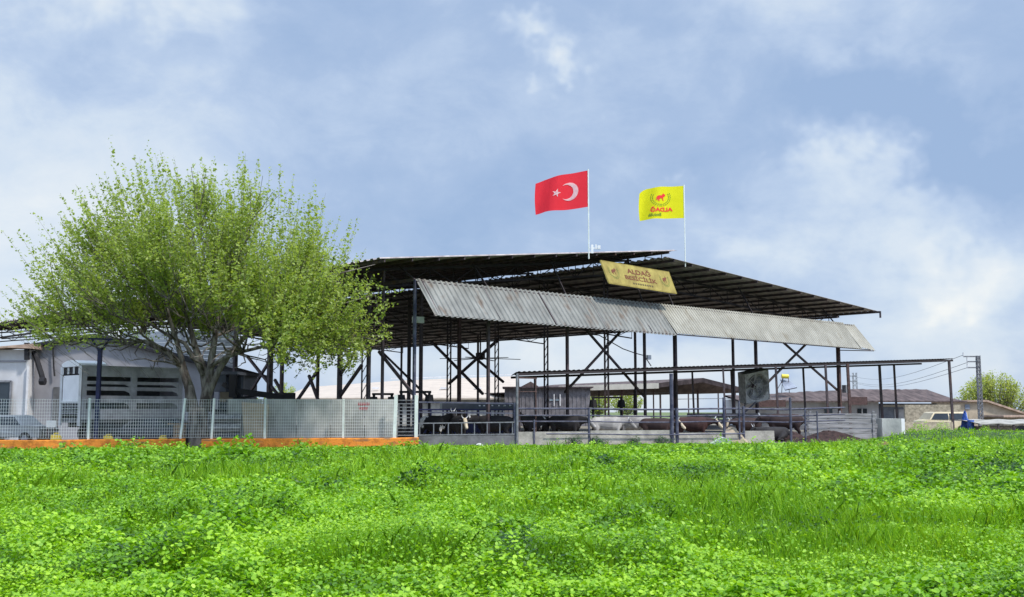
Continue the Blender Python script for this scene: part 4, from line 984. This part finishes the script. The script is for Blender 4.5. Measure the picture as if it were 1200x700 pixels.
# ------------------------------------------------------------------ cattle
def cow_mesh(head=0.0, lie=False):
    """limbs, trunk, neck and head lofted as overlapping closed tubes, then fused into one skin"""
    o_ = 0 if not lie else -.52
    V = []; Fs = []
    def loft(pts, n=14):
        """pts: (x, y, z, half width, half depth) along a path"""
        b0 = len(V); k = len(pts)
        for i, (x, y, z, a, b) in enumerate(pts):
            p0 = Vector(pts[max(i-1, 0)][:3]); p1 = Vector(pts[min(i+1, k-1)][:3]); d = (p1-p0).normalized()
            side = Vector((0, 1, 0)); side = (side-d*side.dot(d)).normalized(); upv = d.cross(side)
            for j in range(n): t = 2*math.pi*j/n; V.append(Vector((x, y, z))+side*a*math.cos(t)+upv*b*math.sin(t))
        for i in range(k-1):
            for j in range(n): q = b0+i*n+j; r = b0+i*n+(j+1) % n; Fs.append((q, r, r+n, q+n))
        Fs.append(tuple(b0+j for j in range(n))[::-1]); Fs.append(tuple(b0+(k-1)*n+j for j in range(n)))
    h = head; z_ = lambda z: z+o_
    loft([(-1.0, 0, z_(1.12), .08, .10), (-.94, 0, z_(1.10), .20, .22), (-.78, 0, z_(1.06), .27, .31), (-.5, 0, z_(1.02), .31, .36), (-.15, 0, z_(.97), .36, .42), (.2, 0, z_(.96), .36, .42), (.48, 0, z_(1.0), .29, .40), (.68, 0, z_(1.04), .20, .33), (.76, 0, z_(1.05), .10, .2)], 18)
    loft([(.45, 0, z_(1.06), .16, .30), (.75, 0, z_(1.12+.06*h), .14, .25), (.98, 0, z_(1.14+.18*h), .11, .18), (1.16, 0, z_(1.14+.31*h), .10, .14), (1.22, 0, z_(1.14+.34*h), .07, .1)], 14)
    loft([(1.10, 0, z_(1.24+.31*h), .09, .06), (1.17, 0, z_(1.19+.32*h), .125, .13), (1.30, 0, z_(1.06+.31*h), .12, .13), (1.44, 0, z_(.92+.30*h), .085, .10), (1.56, 0, z_(.80+.30*h), .085, .085), (1.61, 0, z_(.75+.30*h), .06, .055)], 14)
    loft([(-.96, 0, z_(1.18), .03, .03), (-1.04, 0, z_(1.1), .03, .03), (-1.06, .02, z_(.8), .025, .025), (-1.04, .03, z_(.62) if lie else .6, .035, .035), (-1.04, .03, z_(.58) if lie else .42, .05, .05)], 8)
    for s in (-1, 1):
        if not lie:
            loft([(.50, .15*s, 1.0, .12, .17), (.52, .17*s, .74, .10, .12), (.53, .17*s, .5, .065, .075), (.55, .17*s, .38, .06, .065), (.54, .17*s, .16, .042, .042), (.57, .17*s, .05, .06, .07), (.57, .17*s, 0, .06, .07)], 10)
            loft([(-.68, .14*s, 1.05, .14, .25), (-.66, .19*s, .82, .12, .20), (-.66, .20*s, .62, .08, .12), (-.79, .20*s, .45, .05, .065), (-.75, .20*s, .2, .042, .045), (-.72, .20*s, .05, .06, .07), (-.72, .20*s, 0, .06, .07)], 10)
        else:
            loft([(.45, .22*s, .4, .12, .15), (.6, .3*s, .2, .1, .1), (.92, .34*s, .1, .06, .06), (.7, .38*s, .06, .05, .05)], 10)
            loft([(-.7, .22*s, .45, .16, .22), (-.4, .36*s, .26, .14, .15), (-.1, .44*s, .12, .07, .08), (-.5, .46*s, .07, .05, .05)], 10)
    me = bpy.data.meshes.new('cow_body'); me.from_pydata([tuple(v) for v in V], [], Fs)
    bm = bmesh.new(); bm.from_mesh(me); bmesh.ops.recalc_face_normals(bm, faces=bm.faces); bm.to_mesh(me); bm.free()
    ob = bpy.data.objects.new('cow_body', me); col.objects.link(ob)
    rm = ob.modifiers.new('r', 'REMESH'); rm.mode = 'VOXEL'; rm.voxel_size = .028
    sm = ob.modifiers.new('s', 'SMOOTH'); sm.iterations = 5; sm.factor = .5
    dg = bpy.context.evaluated_depsgraph_get(); out = bpy.data.meshes.new_from_object(ob.evaluated_get(dg))
    bpy.data.objects.remove(ob); out.shade_smooth(); out.name = 'cow_body'; return out
def cowmat(name, c, c2, lo, hi, scale=1.3):
    mat(name, c, .8, 0, .1, scale, c2=c2, lo=lo, hi=hi); 
cowmat('cow_bw', (.012, .01, .012), (.75, .72, .68), .55, .57); cowmat('cow_brown', (.028, .012, .012), (.05, .024, .02), .4, .7); cowmat('cow_red', (.034, .011, .011), (.06, .02, .016), .4, .7)
cowmat('cow_grey', (.30, .285, .28), (.48, .46, .44), .4, .6); cowmat('cow_black', (.013, .011, .014), (.03, .025, .025), .4, .7); cowmat('cow_tan', (.55, .45, .32), (.7, .6, .45), .4, .6)
base = {(0.0, False): cow_mesh(0), (1.0, False): cow_mesh(1), (.1, True): cow_mesh(.3, True)}
def cow(px, Y, rz, coat, label, pose=(1.0, False), face=None, sc=1.0):
    p = XY(px, Y); root = empty('cow', p, rz); root.scale = (sc,)*3; tag(root, label, 'cow', 'cattle in the pens')
    me = base[pose].copy(); me.materials.clear(); me.materials.append(M[coat]); b_ = bpy.data.objects.new('body', me); col.objects.link(b_); b_.parent = root
    hd = {(0.0, False): 0, (1.0, False): 1, (.1, True): .3}[pose]; hx, hz_ = 1.2, (1.18 if not pose[1] else .68)+.33*hd
    if face:
        me.materials.append(M[face])
        for p_ in me.polygons:
            c_ = p_.center
            if c_.x > 1.36 or (c_.x > 1.22 and abs(c_.y) < .09 and p_.normal.x > .2): p_.material_index = 1
    for s in (-1, 1):
        mb = MB(); mb.add([(hx-.04, .1*s, hz_), (hx-.02, .24*s, hz_+.07), (hx-.02, .30*s, hz_-.01), (hx-.02, .2*s, hz_-.06), (hx+.03, .1*s, hz_-.02), (hx+.01, .24*s, hz_)], [(0, 1, 5), (1, 2, 5), (2, 3, 5), (3, 4, 5), (0, 5, 4), (0, 3, 2, 1), (0, 4, 3)]); e = mb.build('ear', coat); e.parent = root
        mb = MB().tube([(hx, .07*s, hz_+.08), (hx+.02, .15*s, hz_+.16), (hx+.06, .17*s, hz_+.26)], [.03, .022, .006], 6); h = mb.build('horn', 'offwhite'); h.parent = root
        mb = MB().tube([(hx+.12, .10*s, hz_-.06), (hx+.12, .135*s, hz_-.06)], .025, 8); h = mb.build('eye', 'black'); h.parent = root
    return root
cow(537, 53.2, R(-72), 'cow_black', 'black cow with a pale blaze facing out through the ladder-like railing', (0.0, False), 'cow_tan')
cow(510, 54.2, R(-40), 'cow_bw', 'black and white cow at the left end of the ladder-like railing')
cow(578, 54.0, R(172), 'cow_black', 'black cow standing side on behind the right part of the ladder-like railing', (0.0, False))
cow(556, 60.0, R(-120), 'cow_bw', 'black and white cow looking over the blue feed barrier')
cow(627, 56.0, R(-140), 'cow_bw', 'black and white cow just right of the blue barrier end')
cow(664, 55.8, R(-25), 'cow_black', 'dark cow with a pale face near the second rail post', (0.0, False), 'cow_grey')
cow(712, 56.2, R(8), 'cow_grey', 'grey cow resting behind the middle trough wall', (0.0, False), None, .95)
cow(742, 57.6, R(170), 'cow_grey', 'pale grey cow beside the resting grey one, turned left', (0.0, False))
cow(770, 55.7, R(-12), 'cow_brown', 'dark brown cow lowering a tan face to the trough', (0.0, False), 'cow_tan', .9)
cow(812, 55.7, R(-4), 'cow_red', 'red brown cow with a cream face right of the thick blue post', (0.0, False), 'cow_tan', .95)
cow(918, 58.6, R(172), 'cow_brown', 'large dark brown cow standing right of the box fan', (0.0, False), None, 1.05)
cow(905, 57.2, R(190), 'cow_black', 'dark calf lying on the manure below the large brown cow', (.1, True), None, .9)
cow(875, 60.0, R(200), 'cow_brown', 'brown cow half hidden behind the box fan stand', (0.0, False), 'cow_tan', .9)

# ------------------------------------------------------------------ feed gates, planks, heap, slab
def portal(px0, px1, py, Y, label):
    a_, b2 = XY(px0, Y), XY(px1, Y); zt = hz(py, Y); rt = empty('feed_gate', a_); tag(rt, label, 'gate', 'black portal frames inside the shed')
    MB().bar(a_, a_+Vector((0, 0, zt)), .14).bar(b2, b2+Vector((0, 0, zt)), .14).build('post', 'black', rt)
    MB().bar(a_+Vector((-.1, 0, zt)), b2+Vector((.1, 0, zt)), .12).build('crossbar', 'black', rt)
    for q in (a_, b2): MB().tube([q+Vector((0, -.1, zt-.6)), q+Vector((0, -.1, zt-.15))], [.26, .2], 8).build('pad', 'black', rt)
portal(438, 459, 462, 60, 'small black portal frame above the concrete wall, leftmost of the three')
portal(470, 503, 459.5, 57, 'black portal frame just behind the blue corner column')
portal(694, 729, 465.5, 64, 'black portal frame by the lattice column in the middle of the shed') if False else None
portal(695, 728, 466, 66, 'black portal frame by the lattice column in the middle of the shed')
pk = empty('plank_wall', XY(985, 60)); tag(pk, 'weathered grey wall of horizontal boards behind the rusty corner column', 'wall')
a_, b2 = XY(948, 60.5), XY(1026, 61.5)
for k in range(5): MB().box((a_+b2)/2+Vector((0, (k % 2)*.03, .18+k*.29)), ((b2-a_).length+(k % 3)*.08, .05, .26), math.atan2((b2-a_).y, (b2-a_).x)).build('board', 'greywood', pk)
for px in (950, 985, 1024): MB().box(XY(px, 61.3)+Vector((0, .12, .8)), (.12, .1, 1.65)).build('post', 'greywood', pk)
pk2 = empty('plank_wall', XY(890, 64)); tag(pk2, 'grey boards and rails across the back of the pen below the box fan', 'wall')
a_, b2 = XY(805, 66), XY(948, 64)
for k in range(4): MB().box((a_+b2)/2+Vector((0, 0, .25+k*.36)), ((b2-a_).length, .05, .28), math.atan2((b2-a_).y, (b2-a_).x)).build('board', 'greywood', pk2)
gr_ = empty('grey_tank', XY(1040, 62)); tag(gr_, 'pale grey square concrete tank at the end of the plank wall', 'tank')
p = XY(1039, 62); MB().box(p+Vector((0, 0, .58)), (1.15, 1.2, 1.2), .1).build('body', 'greywall', gr_); MB().box(p+Vector((.72, .2, .6)), (.35, .9, 1.15), .1).build('side_panel', 'white', gr_)
def mound(name, px, Y, rx, ry, h, m, seed, label, cat):
    c_ = XY(px, Y); n, k = 28, 10; mb = MB(); r = random.Random(seed)
    for j in range(k+1):
        for i in range(n):
            a = 2*math.pi*i/n; q = j/k; jr = 1+.16*math.sin(3*a+seed)+.1*math.sin(7*a)+r.uniform(-.05, .05)
            mb.v.append((c_.x+math.cos(a)*rx*q*jr, c_.y+math.sin(a)*ry*q*jr, h*(math.cos(q*math.pi)*.5+.5)*(1+r.uniform(-.14, .14))-.02))
    mb.f = [(j*n+i, j*n+(i+1) % n, (j+1)*n+(i+1) % n, (j+1)*n+i) for j in range(k) for i in range(n)]
    o = mb.build(name, m, None, True); tag(o, label, cat); return o
mound('manure_heap', 970, 56.4, 2.6, 1.2, .55, 'manure', 3, 'dark reddish brown manure heap at the foot of the rusty corner column', 'heap')
mound('manure_heap', 925, 58, 1.5, 1.0, .5, 'manure', 5, 'lower dark manure spread under the large brown cow', 'heap')
mound('soil_patch', 1012, 46.5, .75, .5, .22, 'redsoil', 7, 'small bare reddish soil patch in the grass, the left one', 'soil')
mound('soil_patch', 1035, 48, .7, .5, .25, 'redsoil', 8, 'small bare reddish soil patch in the grass, the right one', 'soil')
mound('feed_pile', 856, 54.8, 1.1, .5, .75, 'beige', 9, 'orange tan pile of feed on the trough behind the pale slab', 'feed')
mound('rubble', 562, 50.0, .3, .15, .14, 'offwhite', 10, 'few pale rubble lumps on the ground below the ladder railing', 'rubble')
p = XY(845, 52.0); sb_ = MB().prism([(-.62, 0), (.6, 0), (.3, .26), (.05, .36), (-.25, .22)], -.3, .3, lambda u, v, h: p+Vector((u, h-v*.3, v))).build('stone_slab', 'offwhite'); tag(sb_, 'pale angular stone slab lying in the grass in front of the trough', 'stone')
# low stone wall right of the tank
lw = MB(); a_, b2 = XY(1048, 66), XY(1114, 68); ddd = (b2-a_)
lw.box((a_+b2)/2+Vector((0, 0, .45)), (ddd.length, .3, .95), math.atan2(ddd.y, ddd.x)); o = lw.build('stone_wall', 'stonewall'); tag(o, 'low rough stone wall in front of the cream car', 'wall')

# ------------------------------------------------------------------ weeds at the foot of walls
def bush(name, cx, cy, rx, ry, h, n, m, seed, label, cat='plant', size=.09, group=None, z0=0, up=.3):
    r = np.random.default_rng(seed); P_ = r.normal(size=(n, 3)); P_ /= np.linalg.norm(P_, axis=1)[:, None]; q = r.random(n)**.4
    lob = 1+.25*np.sin(P_[:, 0]*5+seed)+.2*np.sin(P_[:, 2]*7+seed*2)*.8
    P_ = P_*(q*lob)[:, None]*np.array([rx, ry, h]); P_[:, 2] = np.abs(P_[:, 2])+z0; P_[:, 0] += cx; P_[:, 1] += cy
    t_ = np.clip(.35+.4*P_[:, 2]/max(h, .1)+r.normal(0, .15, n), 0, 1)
    root = empty(name, (cx, cy, 0)); tag(root, label, cat, group)
    grid_mesh('foliage', leaves(P_, np.full(n, size), up, seed), 4, t_, m, root)
    mb = MB()
    for k in range(5): a = k*1.3; mb.tube([(cx, cy, 0), (cx+math.cos(a)*rx*.4, cy+math.sin(a)*ry*.4, h*.7+z0)], [.02, .01], 4)
    mb.build('stem', 'bark', root)
for px, w_, hh, lab in ((672, .5, .5, 'dark green weed clump at the left end of the middle trough wall'), (700, .6, .42, 'dark green weed clump against the middle trough wall'), (742, .5, .36, 'low weed clump in the centre of the middle trough wall'), (775, .7, .44, 'weed clump at the foot of the thick blue post')):
    p = tpx(px)+Vector((0, -.5, 0)); bush('weed_clump', p.x, p.y, w_, .3, hh, 700, 'darkleaf', int(px), lab, 'plant', .07, 'dark weed clumps by the trough')
for px, Y, w_, hh, lab in ((1075, 63.2, 1.2, .85, 'bushy green weeds in front of the low stone wall'), (1100, 64, .9, .8, 'dark green weeds left of the canopy end post'), (1150, 66, .8, .6, 'grassy tuft in front of the low pale roofed shelter')):
    p = XY(px, Y); bush('weed_clump', p.x, p.y, w_, .6, hh, 1300, 'weed', int(px), lab, 'plant', .1, 'green weeds at the right')

# ------------------------------------------------------------------ background buildings
bs_ = empty('cream_roofed_shed', XY(490, 136)); tag(bs_, 'long far shed with a broad cream roof seen under the big shed', 'shed')
xl, xr = XY(330, 136).x, XY(606, 136).x; ze, zrd = hz(466.5, 136), hz(446, 152); zrd2 = hz(441, 152)
wallbox('wall', 332, 604, 136.5, ze-.1, 26, 'greywall', bs_)
mb = MB(); nr_ = 46
for i in range(nr_+1):
    k = i/nr_; x_ = xl+(xr-xl)*k; rdz = (hz(454, 152)*(1-min(1, k*2.2))+min(1, k*2.2)*hz(446, 152)) if k < .4545 else hz(446, 152)+(k-.4545)*(zrd2-hz(446, 152))/.5455
    mb.v += [(x_, 135.6, ze+.02*(i % 2)), (x_, 152, rdz+.02*(i % 2)), (x_, 168, ze), (x_, 135.6, ze-.2)]
for i in range(nr_): b0_ = i*4; mb.f += [(b0_, b0_+4, b0_+5, b0_+1), (b0_+1, b0_+5, b0_+6, b0_+2), (b0_+3, b0_+7, b0_+4, b0_)]
mb.build('roof', 'cream', bs_)
for px in (440, 520, 560): p = XY(px, 142); MB().box((p.x, 142, hz(455, 142)), (.9, .5, .25)).build('roof_vent', 'offwhite', bs_)
MB().bar((xl+12, 152, zrd+.25), (xr, 152, zrd2+.25), .1).build('ridge_rail', 'offwhite', bs_)

ds = empty('dark_metal_shed', XY(645, 116)); tag(ds, 'dark grey ribbed metal shed beyond the pens below the shed roof', 'shed')
xl, xr = XY(592, 116).x, XY(692, 116).x; zt = hz(455, 116)
mb = MB(); n = 40
for i in range(n):
    x_ = xl+(xr-xl)*i/n; mb.box((x_+.05, 116+(i % 2)*.05, zt/2), ((xr-xl)/n*.98, .08, zt))
mb.box(((xl+xr)/2, 119, zt/2), (xr-xl, 5.8, zt-.1)); mb.build('wall', 'ribmetal', ds)
MB().box(((xl+xr)/2, 119, zt+.08), (xr-xl+.6, 7, .14)).build('roof', 'steel', ds)
for px in (646, 653): MB().box((XY(px, 115.8).x, 115.9, hz(469, 115.9)), (.38, .06, .119)).build('window', 'paleglass', ds)
mb = MB(); 
for px in (642.5, 649.5, 656.5): mb.bar((XY(px, 115.8).x, 115.85, hz(476, 115.8)), (XY(px, 115.8).x, 115.85, hz(462, 115.8)), .1)
mb.build('window_frame', 'offwhite', ds)
MB().prism([(XY(610, 117).x, zt+.16), (XY(632, 117).x, zt+.16), (XY(622, 117).x, zt+.75)], 117, 119, lambda u, v, h: (u, h, v)).build('roof_gable', 'brownroof', ds)

fs_ = empty('brown_gable_shed', XY(820, 118)); tag(fs_, 'far open shed with a low brown gable and cream fascia on thin posts', 'shed')
a0, a1, a2 = W(772, 449, 118), W(824, 443, 116), W(872, 455, 114)
bkv = Vector((-15, 30, 0))
mb = MB(); th = Vector((0, 0, .5))
mb.add([a0, a1, a2, a2-th, a1-th, a0-th, a0+bkv, a1+bkv, a2+bkv, a2+bkv-th, a1+bkv-th, a0+bkv-th], [(0, 1, 4, 5), (1, 2, 3, 4), (0, 6, 7, 1), (1, 7, 8, 2), (5, 4, 10, 11), (4, 3, 9, 10), (2, 8, 9, 3), (0, 5, 11, 6), (6, 11, 10, 7), (7, 10, 9, 8)]); mb.build('roof', 'brownroof', fs_)
l0 = W(655, 452.5, 121); MB().add([a0, l0, l0-Vector((0, 0, .6)), a0-Vector((0, 0, .6)), a0+Vector((0, .1, 0)), l0+Vector((0, .1, 0)), l0+Vector((0, .1, -.6)), a0+Vector((0, .1, -.6))], [(0, 1, 2, 3), (7, 6, 5, 4), (0, 4, 5, 1), (3, 2, 6, 7), (1, 5, 6, 2), (0, 3, 7, 4)]).build('fascia', 'fascia', fs_)
MB().add([a0-Vector((0, 0, .5)), l0-Vector((0, 0, .5)), l0+bkv*.9-Vector((0, 0, .5)), a0+bkv*.9-Vector((0, 0, .5)), a0-Vector((0, -.1, .62)), l0-Vector((0, -.1, .62)), l0+bkv*.9-Vector((0, 0, .62)), a0+bkv*.9-Vector((0, 0, .62))], [(0, 1, 2, 3), (7, 6, 5, 4), (0, 4, 5, 1), (1, 5, 6, 2), (2, 6, 7, 3), (3, 7, 4, 0)]).build('roof', 'brownroof', fs_)
for i, px in enumerate((672, 684, 702, 729, 743, 766, 774, 790, 807, 818, 842, 862)):
    Y_ = 120 if i % 2 else 128; p = XY(px, Y_); MB().bar(p, p+Vector((0, 0, hz(455, Y_))), .14 if i % 3 else .2).build('post', 'rust' if i % 2 else 'steel', fs_)
MB().bar(W(735, 461, 124), W(812, 460, 124), .07).bar(W(790, 468, 124), W(860, 467, 124), .07).build('tie_bar', 'greysteel', fs_)

br_ = empty('brown_roofed_shed', XY(1010, 95)); tag(br_, 'long white walled shed with a rusty brown corrugated roof at the right', 'shed')
xl, xr = XY(866, 95).x, XY(1131, 95).x; ze = hz(470, 94.5)
wallbox('wall', 868, 1030, 96, ze+.2, 8, 'whitewall', br_)
n = 60; mb = MB(); rr_ = random.Random(4)
for i in range(n+1):
    k = i/n; x_ = xl+(xr-xl)*k; zt_ = hz(463-6.5*min(1, max(0, (k-.1)/.5)), 101)+rr_.uniform(-.05, .05)
    if k > .96: zt_ -= (k-.96)*22
    e = .03*(i % 2); mb.v += [(x_, 94.5, ze+e), (x_, 101, zt_+e), (x_, 94.5, ze-.12), (x_, 101.2, zt_-.15)]
for i in range(n): b0_ = i*4; mb.f += [(b0_, b0_+4, b0_+5, b0_+1), (b0_+2, b0_+6, b0_+4, b0_), (b0_+3, b0_+7, b0_+6, b0_+2), (b0_+1, b0_+5, b0_+7, b0_+3)]
mb.build('roof', 'brownroof', br_)
wn_ = MB().box((XY(1010.5, 95.9).x, 95.95, hz(483, 95.9)), (.85, .06, .6)).build('window', 'glass', br_)
MB().bar((XY(1010.5, 95.8).x, 95.86, hz(487, 95.8)), (XY(1010.5, 95.8).x, 95.86, hz(479, 95.8)), .08).build('window_bar', 'white', wn_)
MB().box((XY(971, 95.9).x, 95.95, hz(481, 95.9)), (.7, .06, .5)).build('window', 'glass', br_)
MB().box((XY(1006, 94.2).x, 94.2, hz(470, 94.2)), (1.6, .1, .7)).build('hanging_sheet', 'rust', br_)
MB().box((XY(905, 94.2).x, 94.2, hz(473, 94.2)), (2.4, .1, .6)).build('hanging_sheet', 'rust', br_)
wallbox('end_wall', 1031, 1098, 97, hz(473, 97), 6, 'bluegrey', br_)
for px in (1052, 1066, 1072, 1079): MB().box((XY(px, 96.9).x, 96.9, .9), (.14, .1, 1.9)).build('post', 'greysteel', br_)
MB().box((XY(1056, 96.9).x, 96.93, hz(487, 96.9)), (1.2, .05, 1.1)).build('door', 'offwhite', br_)
MB().bar(W(1032, 475.8, 96.8), W(1098, 475.8, 96.8), .06, .18).build('wall_band', 'fascia', br_)
# solar water heater on that roof
sh = empty('solar_water_heater', W(925, 458, 98)); tag(sh, 'yellow tank solar water heater with a slanted grey panel on the brown roof', 'heater')
q = lambda px, py, Y=98: W(px, py, Y)
MB().add([q(914, 444, 98.6), q(924, 445, 98.6), q(934, 454, 97), q(920, 457, 97), q(914, 445, 98.8), q(924, 446, 98.8), q(934, 455, 97.2), q(920, 458, 97.2)], [(0, 1, 2, 3), (7, 6, 5, 4), (0, 4, 5, 1), (1, 5, 6, 2), (2, 6, 7, 3), (3, 7, 4, 0)]).build('panel', 'bluegrey', sh)
MB().tube([q(916, 441), q(924, 441.5)], .2, 12).build('tank', 'yellowplastic', sh)
MB().bar(q(917, 443), q(916, 461), .05).bar(q(924, 443), q(925, 461), .05).bar(q(910, 458), q(918, 444), .05).build('stand', 'steel', sh)

bh = empty('beige_house', XY(1165, 112)); tag(bh, 'plain beige rendered house with a sloping roof at the right edge', 'house')
g = [(XY(1118, 112).x, 0), (XY(1230, 112).x, 0), (XY(1230, 112).x, hz(496, 112)), (XY(1155, 112).x, hz(471, 112)), (XY(1118, 112).x, hz(471, 112))]
MB().prism(g, 112, 118, lambda u, v, h: (u, h, v)).build('wall', 'beige', bh)
MB().prism([(g[4][0]-.3, g[4][1]), (g[3][0], g[3][1]), (g[2][0], g[2][1]), (g[2][0], g[2][1]+.2), (g[3][0], g[3][1]+.2), (g[4][0]-.3, g[4][1]+.15)], 111.6, 118.3, lambda u, v, h: (u, h, v)).build('roof', 'tile', bh)
MB().box((XY(1134, 111.9).x, 111.95, hz(477, 112)), (.5, .06, .5)).build('window', 'bluegrey', bh)
sw = MB(); a_, b2 = XY(1060, 88), XY(1125, 88); sw.box(((a_.x+b2.x)/2, 88, hz(474.5, 88)/2), (b2.x-a_.x, .3, hz(474.5, 88))); o = sw.build('block_wall', 'stonewall'); tag(o, 'tall sand coloured block wall behind the cream car', 'wall')
th_ = empty('tiled_outbuilding', XY(1190, 92)); tag(th_, 'small outbuilding with an orange tiled roof edge at the far right edge', 'shed')
wallbox('wall', 1176, 1240, 92, hz(489, 92), 4, 'stonewall', th_); a_, b2 = XY(1174, 91.6), XY(1245, 91.6); MB().box(((a_.x+b2.x)/2, 93.8, hz(488, 92)), (b2.x-a_.x, 5, .16)).build('roof', 'tile', th_)
ls = empty('low_shelter', XY(1175, 72)); tag(ls, 'low stone walled shelter with a pale buckled sheet roof at the right edge', 'shelter')
wallbox('wall', 1149, 1235, 72, hz(500, 72), 2.5, 'stonewall', ls)
mb = MB(); n = 20
for i in range(n+1):
    x_ = XY(1146+i*5, 71.5).x; z_ = hz(496.5+.5*math.sin(i*1.1), 71.5); mb.v += [(x_, 71.3, z_), (x_, 74.8, z_+.25), (x_, 71.3, z_-.05), (x_, 74.8, z_+.2)]
for i in range(n): b0_ = 4*i; mb.f += [(b0_, b0_+4, b0_+5, b0_+1), (b0_+2, b0_+6, b0_+4, b0_), (b0_+3, b0_+7, b0_+6, b0_+2)]
mb.build('roof', 'concrete', ls)
for px in (1152, 1169, 1187): MB().bar(XY(px, 71.4), XY(px, 71.4)+Vector((0, 0, .75)), .1).build('post', 'steel', ls)
MB().tube([XY(1196, 68)+Vector((0, 0, .35)), XY(1196, 68.15)+Vector((0, 0, .35))], .35, 18).build('leaning_tyre', 'rubber', ls)
tpn = mound('tarpaulin', 1131, 74.5, .5, .6, 1.5, 'tarp', 12, 'blue tarpaulin draped over a heap beside the cream car', 'tarpaulin')
tb = empty('blue_drum', XY(1137, 73)); tag(tb, 'slim blue drum standing at the foot of the tarpaulin', 'drum'); MB().tube([XY(1137, 73), XY(1137, 73)+Vector((0, 0, 1.0))], .22, 12).build('body', 'tarp', tb)

# ------------------------------------------------------------------ far trees
def shoot_tree(name, px, py_top, py_bot, Y, wpx, m, n, seed, label, size=.16, group=None, upsweep=.8):
    r = random.Random(seed); k = Y/F; base_ = XY(px, Y); H_ = hz(py_top, Y); w2 = wpx*k/2; root = empty(name, base_); tag(root, label, 'tree', group)
    tb_ = MB(); PP = []; z0 = hz(py_bot, Y)
    for s_ in range(n):
        a = r.uniform(-1, 1); b2 = r.uniform(-.8, .8); e = Vector((base_.x+a*w2, Y+b2*w2, z0+(H_-z0)*math.sqrt(max(.08, 1-a*a*.8-b2*b2*.25))*r.uniform(.8, 1)))
        st = Vector((base_.x+a*w2*.3, Y+b2*w2*.3, max(.2, z0*.6))); bow = Vector((a*w2*.3, 0, 0)); tb_.tube([st, st.lerp(e, .5)+bow*.4, e], [.06, .03, .01], 3, False)
        m_ = 46
        for j in range(m_): q = r.random()**.7; c_ = st.lerp(e, q)+bow*.4*math.sin(math.pi*q); sp = .25; PP.append((c_.x+r.gauss(0, sp), c_.y+r.gauss(0, sp), c_.z+r.gauss(0, sp*.6)))
    tb_.tube([base_, base_+Vector((0, 0, max(.4, z0*.7)))], [.22, .16], 8); tb_.build('trunk', 'bark', root)
    PP = np.array(PP); PP[:, 2] = np.maximum(PP[:, 2], .1); rn = np.random.default_rng(seed)
    grid_mesh('crown', leaves(PP, np.full(len(PP), size), .2, seed, 2.2), 4, np.clip(rn.normal(.5, .2, len(PP))+.0, 0, 1), m, root)
shoot_tree('willow_tree', 1163, 434, 488, 125, 70, 'paleleaf', 190, 41, 'pale yellow green upswept tree behind the lattice power pole', .3)
for px, yt, w_, sd_, lab in ((283, 450, 40, 51, 'pale green far tree right of the loader'), (330, 447, 44, 52, 'pale yellow green far tree seen through the shed posts at left'), (700, 457, 36, 53, 'pale far tree between the dark metal shed and thin posts'), (735, 455, 38, 54, 'yellow green far tree behind the black portal frame')):
    shoot_tree('far_tree', px, yt, 481, 190, w_, 'paleleaf', 46, sd_, lab, .4, 'pale far trees seen through the shed')

# ------------------------------------------------------------------ power poles and wires
def pylon(px, ptop, Y, s, label, arms):
    b_ = XY(px, Y); H_ = hz(ptop, Y); root = empty('power_pole', b_); tag(root, label, 'power pole')
    mb = MB()
    for sx in (-1, 1):
        for sy in (-1, 1): mb.bar(b_+Vector((sx*s, sy*s, 0)), b_+Vector((sx*s*.8, sy*s*.8, H_)), .07)
    nl = int(H_/(s*2.2))
    for i in range(nl):
        za, zb2 = H_*i/nl, H_*(i+1)/nl; mb.bar(b_+Vector((-s, -s, za)), b_+Vector((s, -s, zb2)), .05); mb.bar(b_+Vector((-s, s, zb2)), b_+Vector((s, s, za)), .05); mb.bar(b_+Vector((-s, -s, za)), b_+Vector((-s, s, zb2)), .05)
    mb.build('lattice_mast', 'greysteel', root)
    for py, L in arms:
        z = hz(py, Y); m2 = MB().bar(b_+Vector((-L, 0, z)), b_+Vector((s, 0, z)), .1).build('cross_arm', 'greysteel', root)
        MB().tube([b_+Vector((-L, 0, z)), b_+Vector((-L, 0, z+.35))], .06, 6).build('insulator', 'offwhite', m2)
    return b_, H_
pb_, ph = pylon(1149, 417, 88, .14, 'grey lattice power pole with three short arms beside the pale green tree', ((418, 1.2), (424, .9), (431, .9)))
p2_, ph2 = pylon(1003, 437, 190, .35, 'distant grey lattice power pole above the brown roof', ((441, 1.4), (447, 1.4)))
MB().bar(pb_+Vector((-1.0, 0, hz(420, 88))), pb_+Vector((-.1, 0, hz(442, 88))), .06)
for i, (z1, z2, x1) in enumerate(((hz(419, 88)+.2, hz(440, 190), -1.2), (hz(425, 88), hz(446, 190), -.9), (hz(431, 88), hz(447, 190), -.9))):
    a_ = pb_+Vector((x1, 0, z1)); b2 = p2_+Vector((-1, 0, z2)); pts = [a_.lerp(b2, k/12)-Vector((0, 0, 1.3*math.sin(math.pi*k/12))) for k in range(13)]
    o = MB().tube(pts, .022, 4).build('power_line', 'greysteel'); tag(o, ('uppermost', 'middle', 'lowest')[i]+' power line between the near and the distant lattice pole', 'cable', 'power lines')

# one old tractor-free yard light pole seen behind the shed posts
yl = empty('yard_pole', XY(1212, 90)); bpy.data.objects.remove(yl)
for o_ in list(bpy.data.objects):
    if o_.name.startswith('_'): bpy.data.objects.remove(o_)
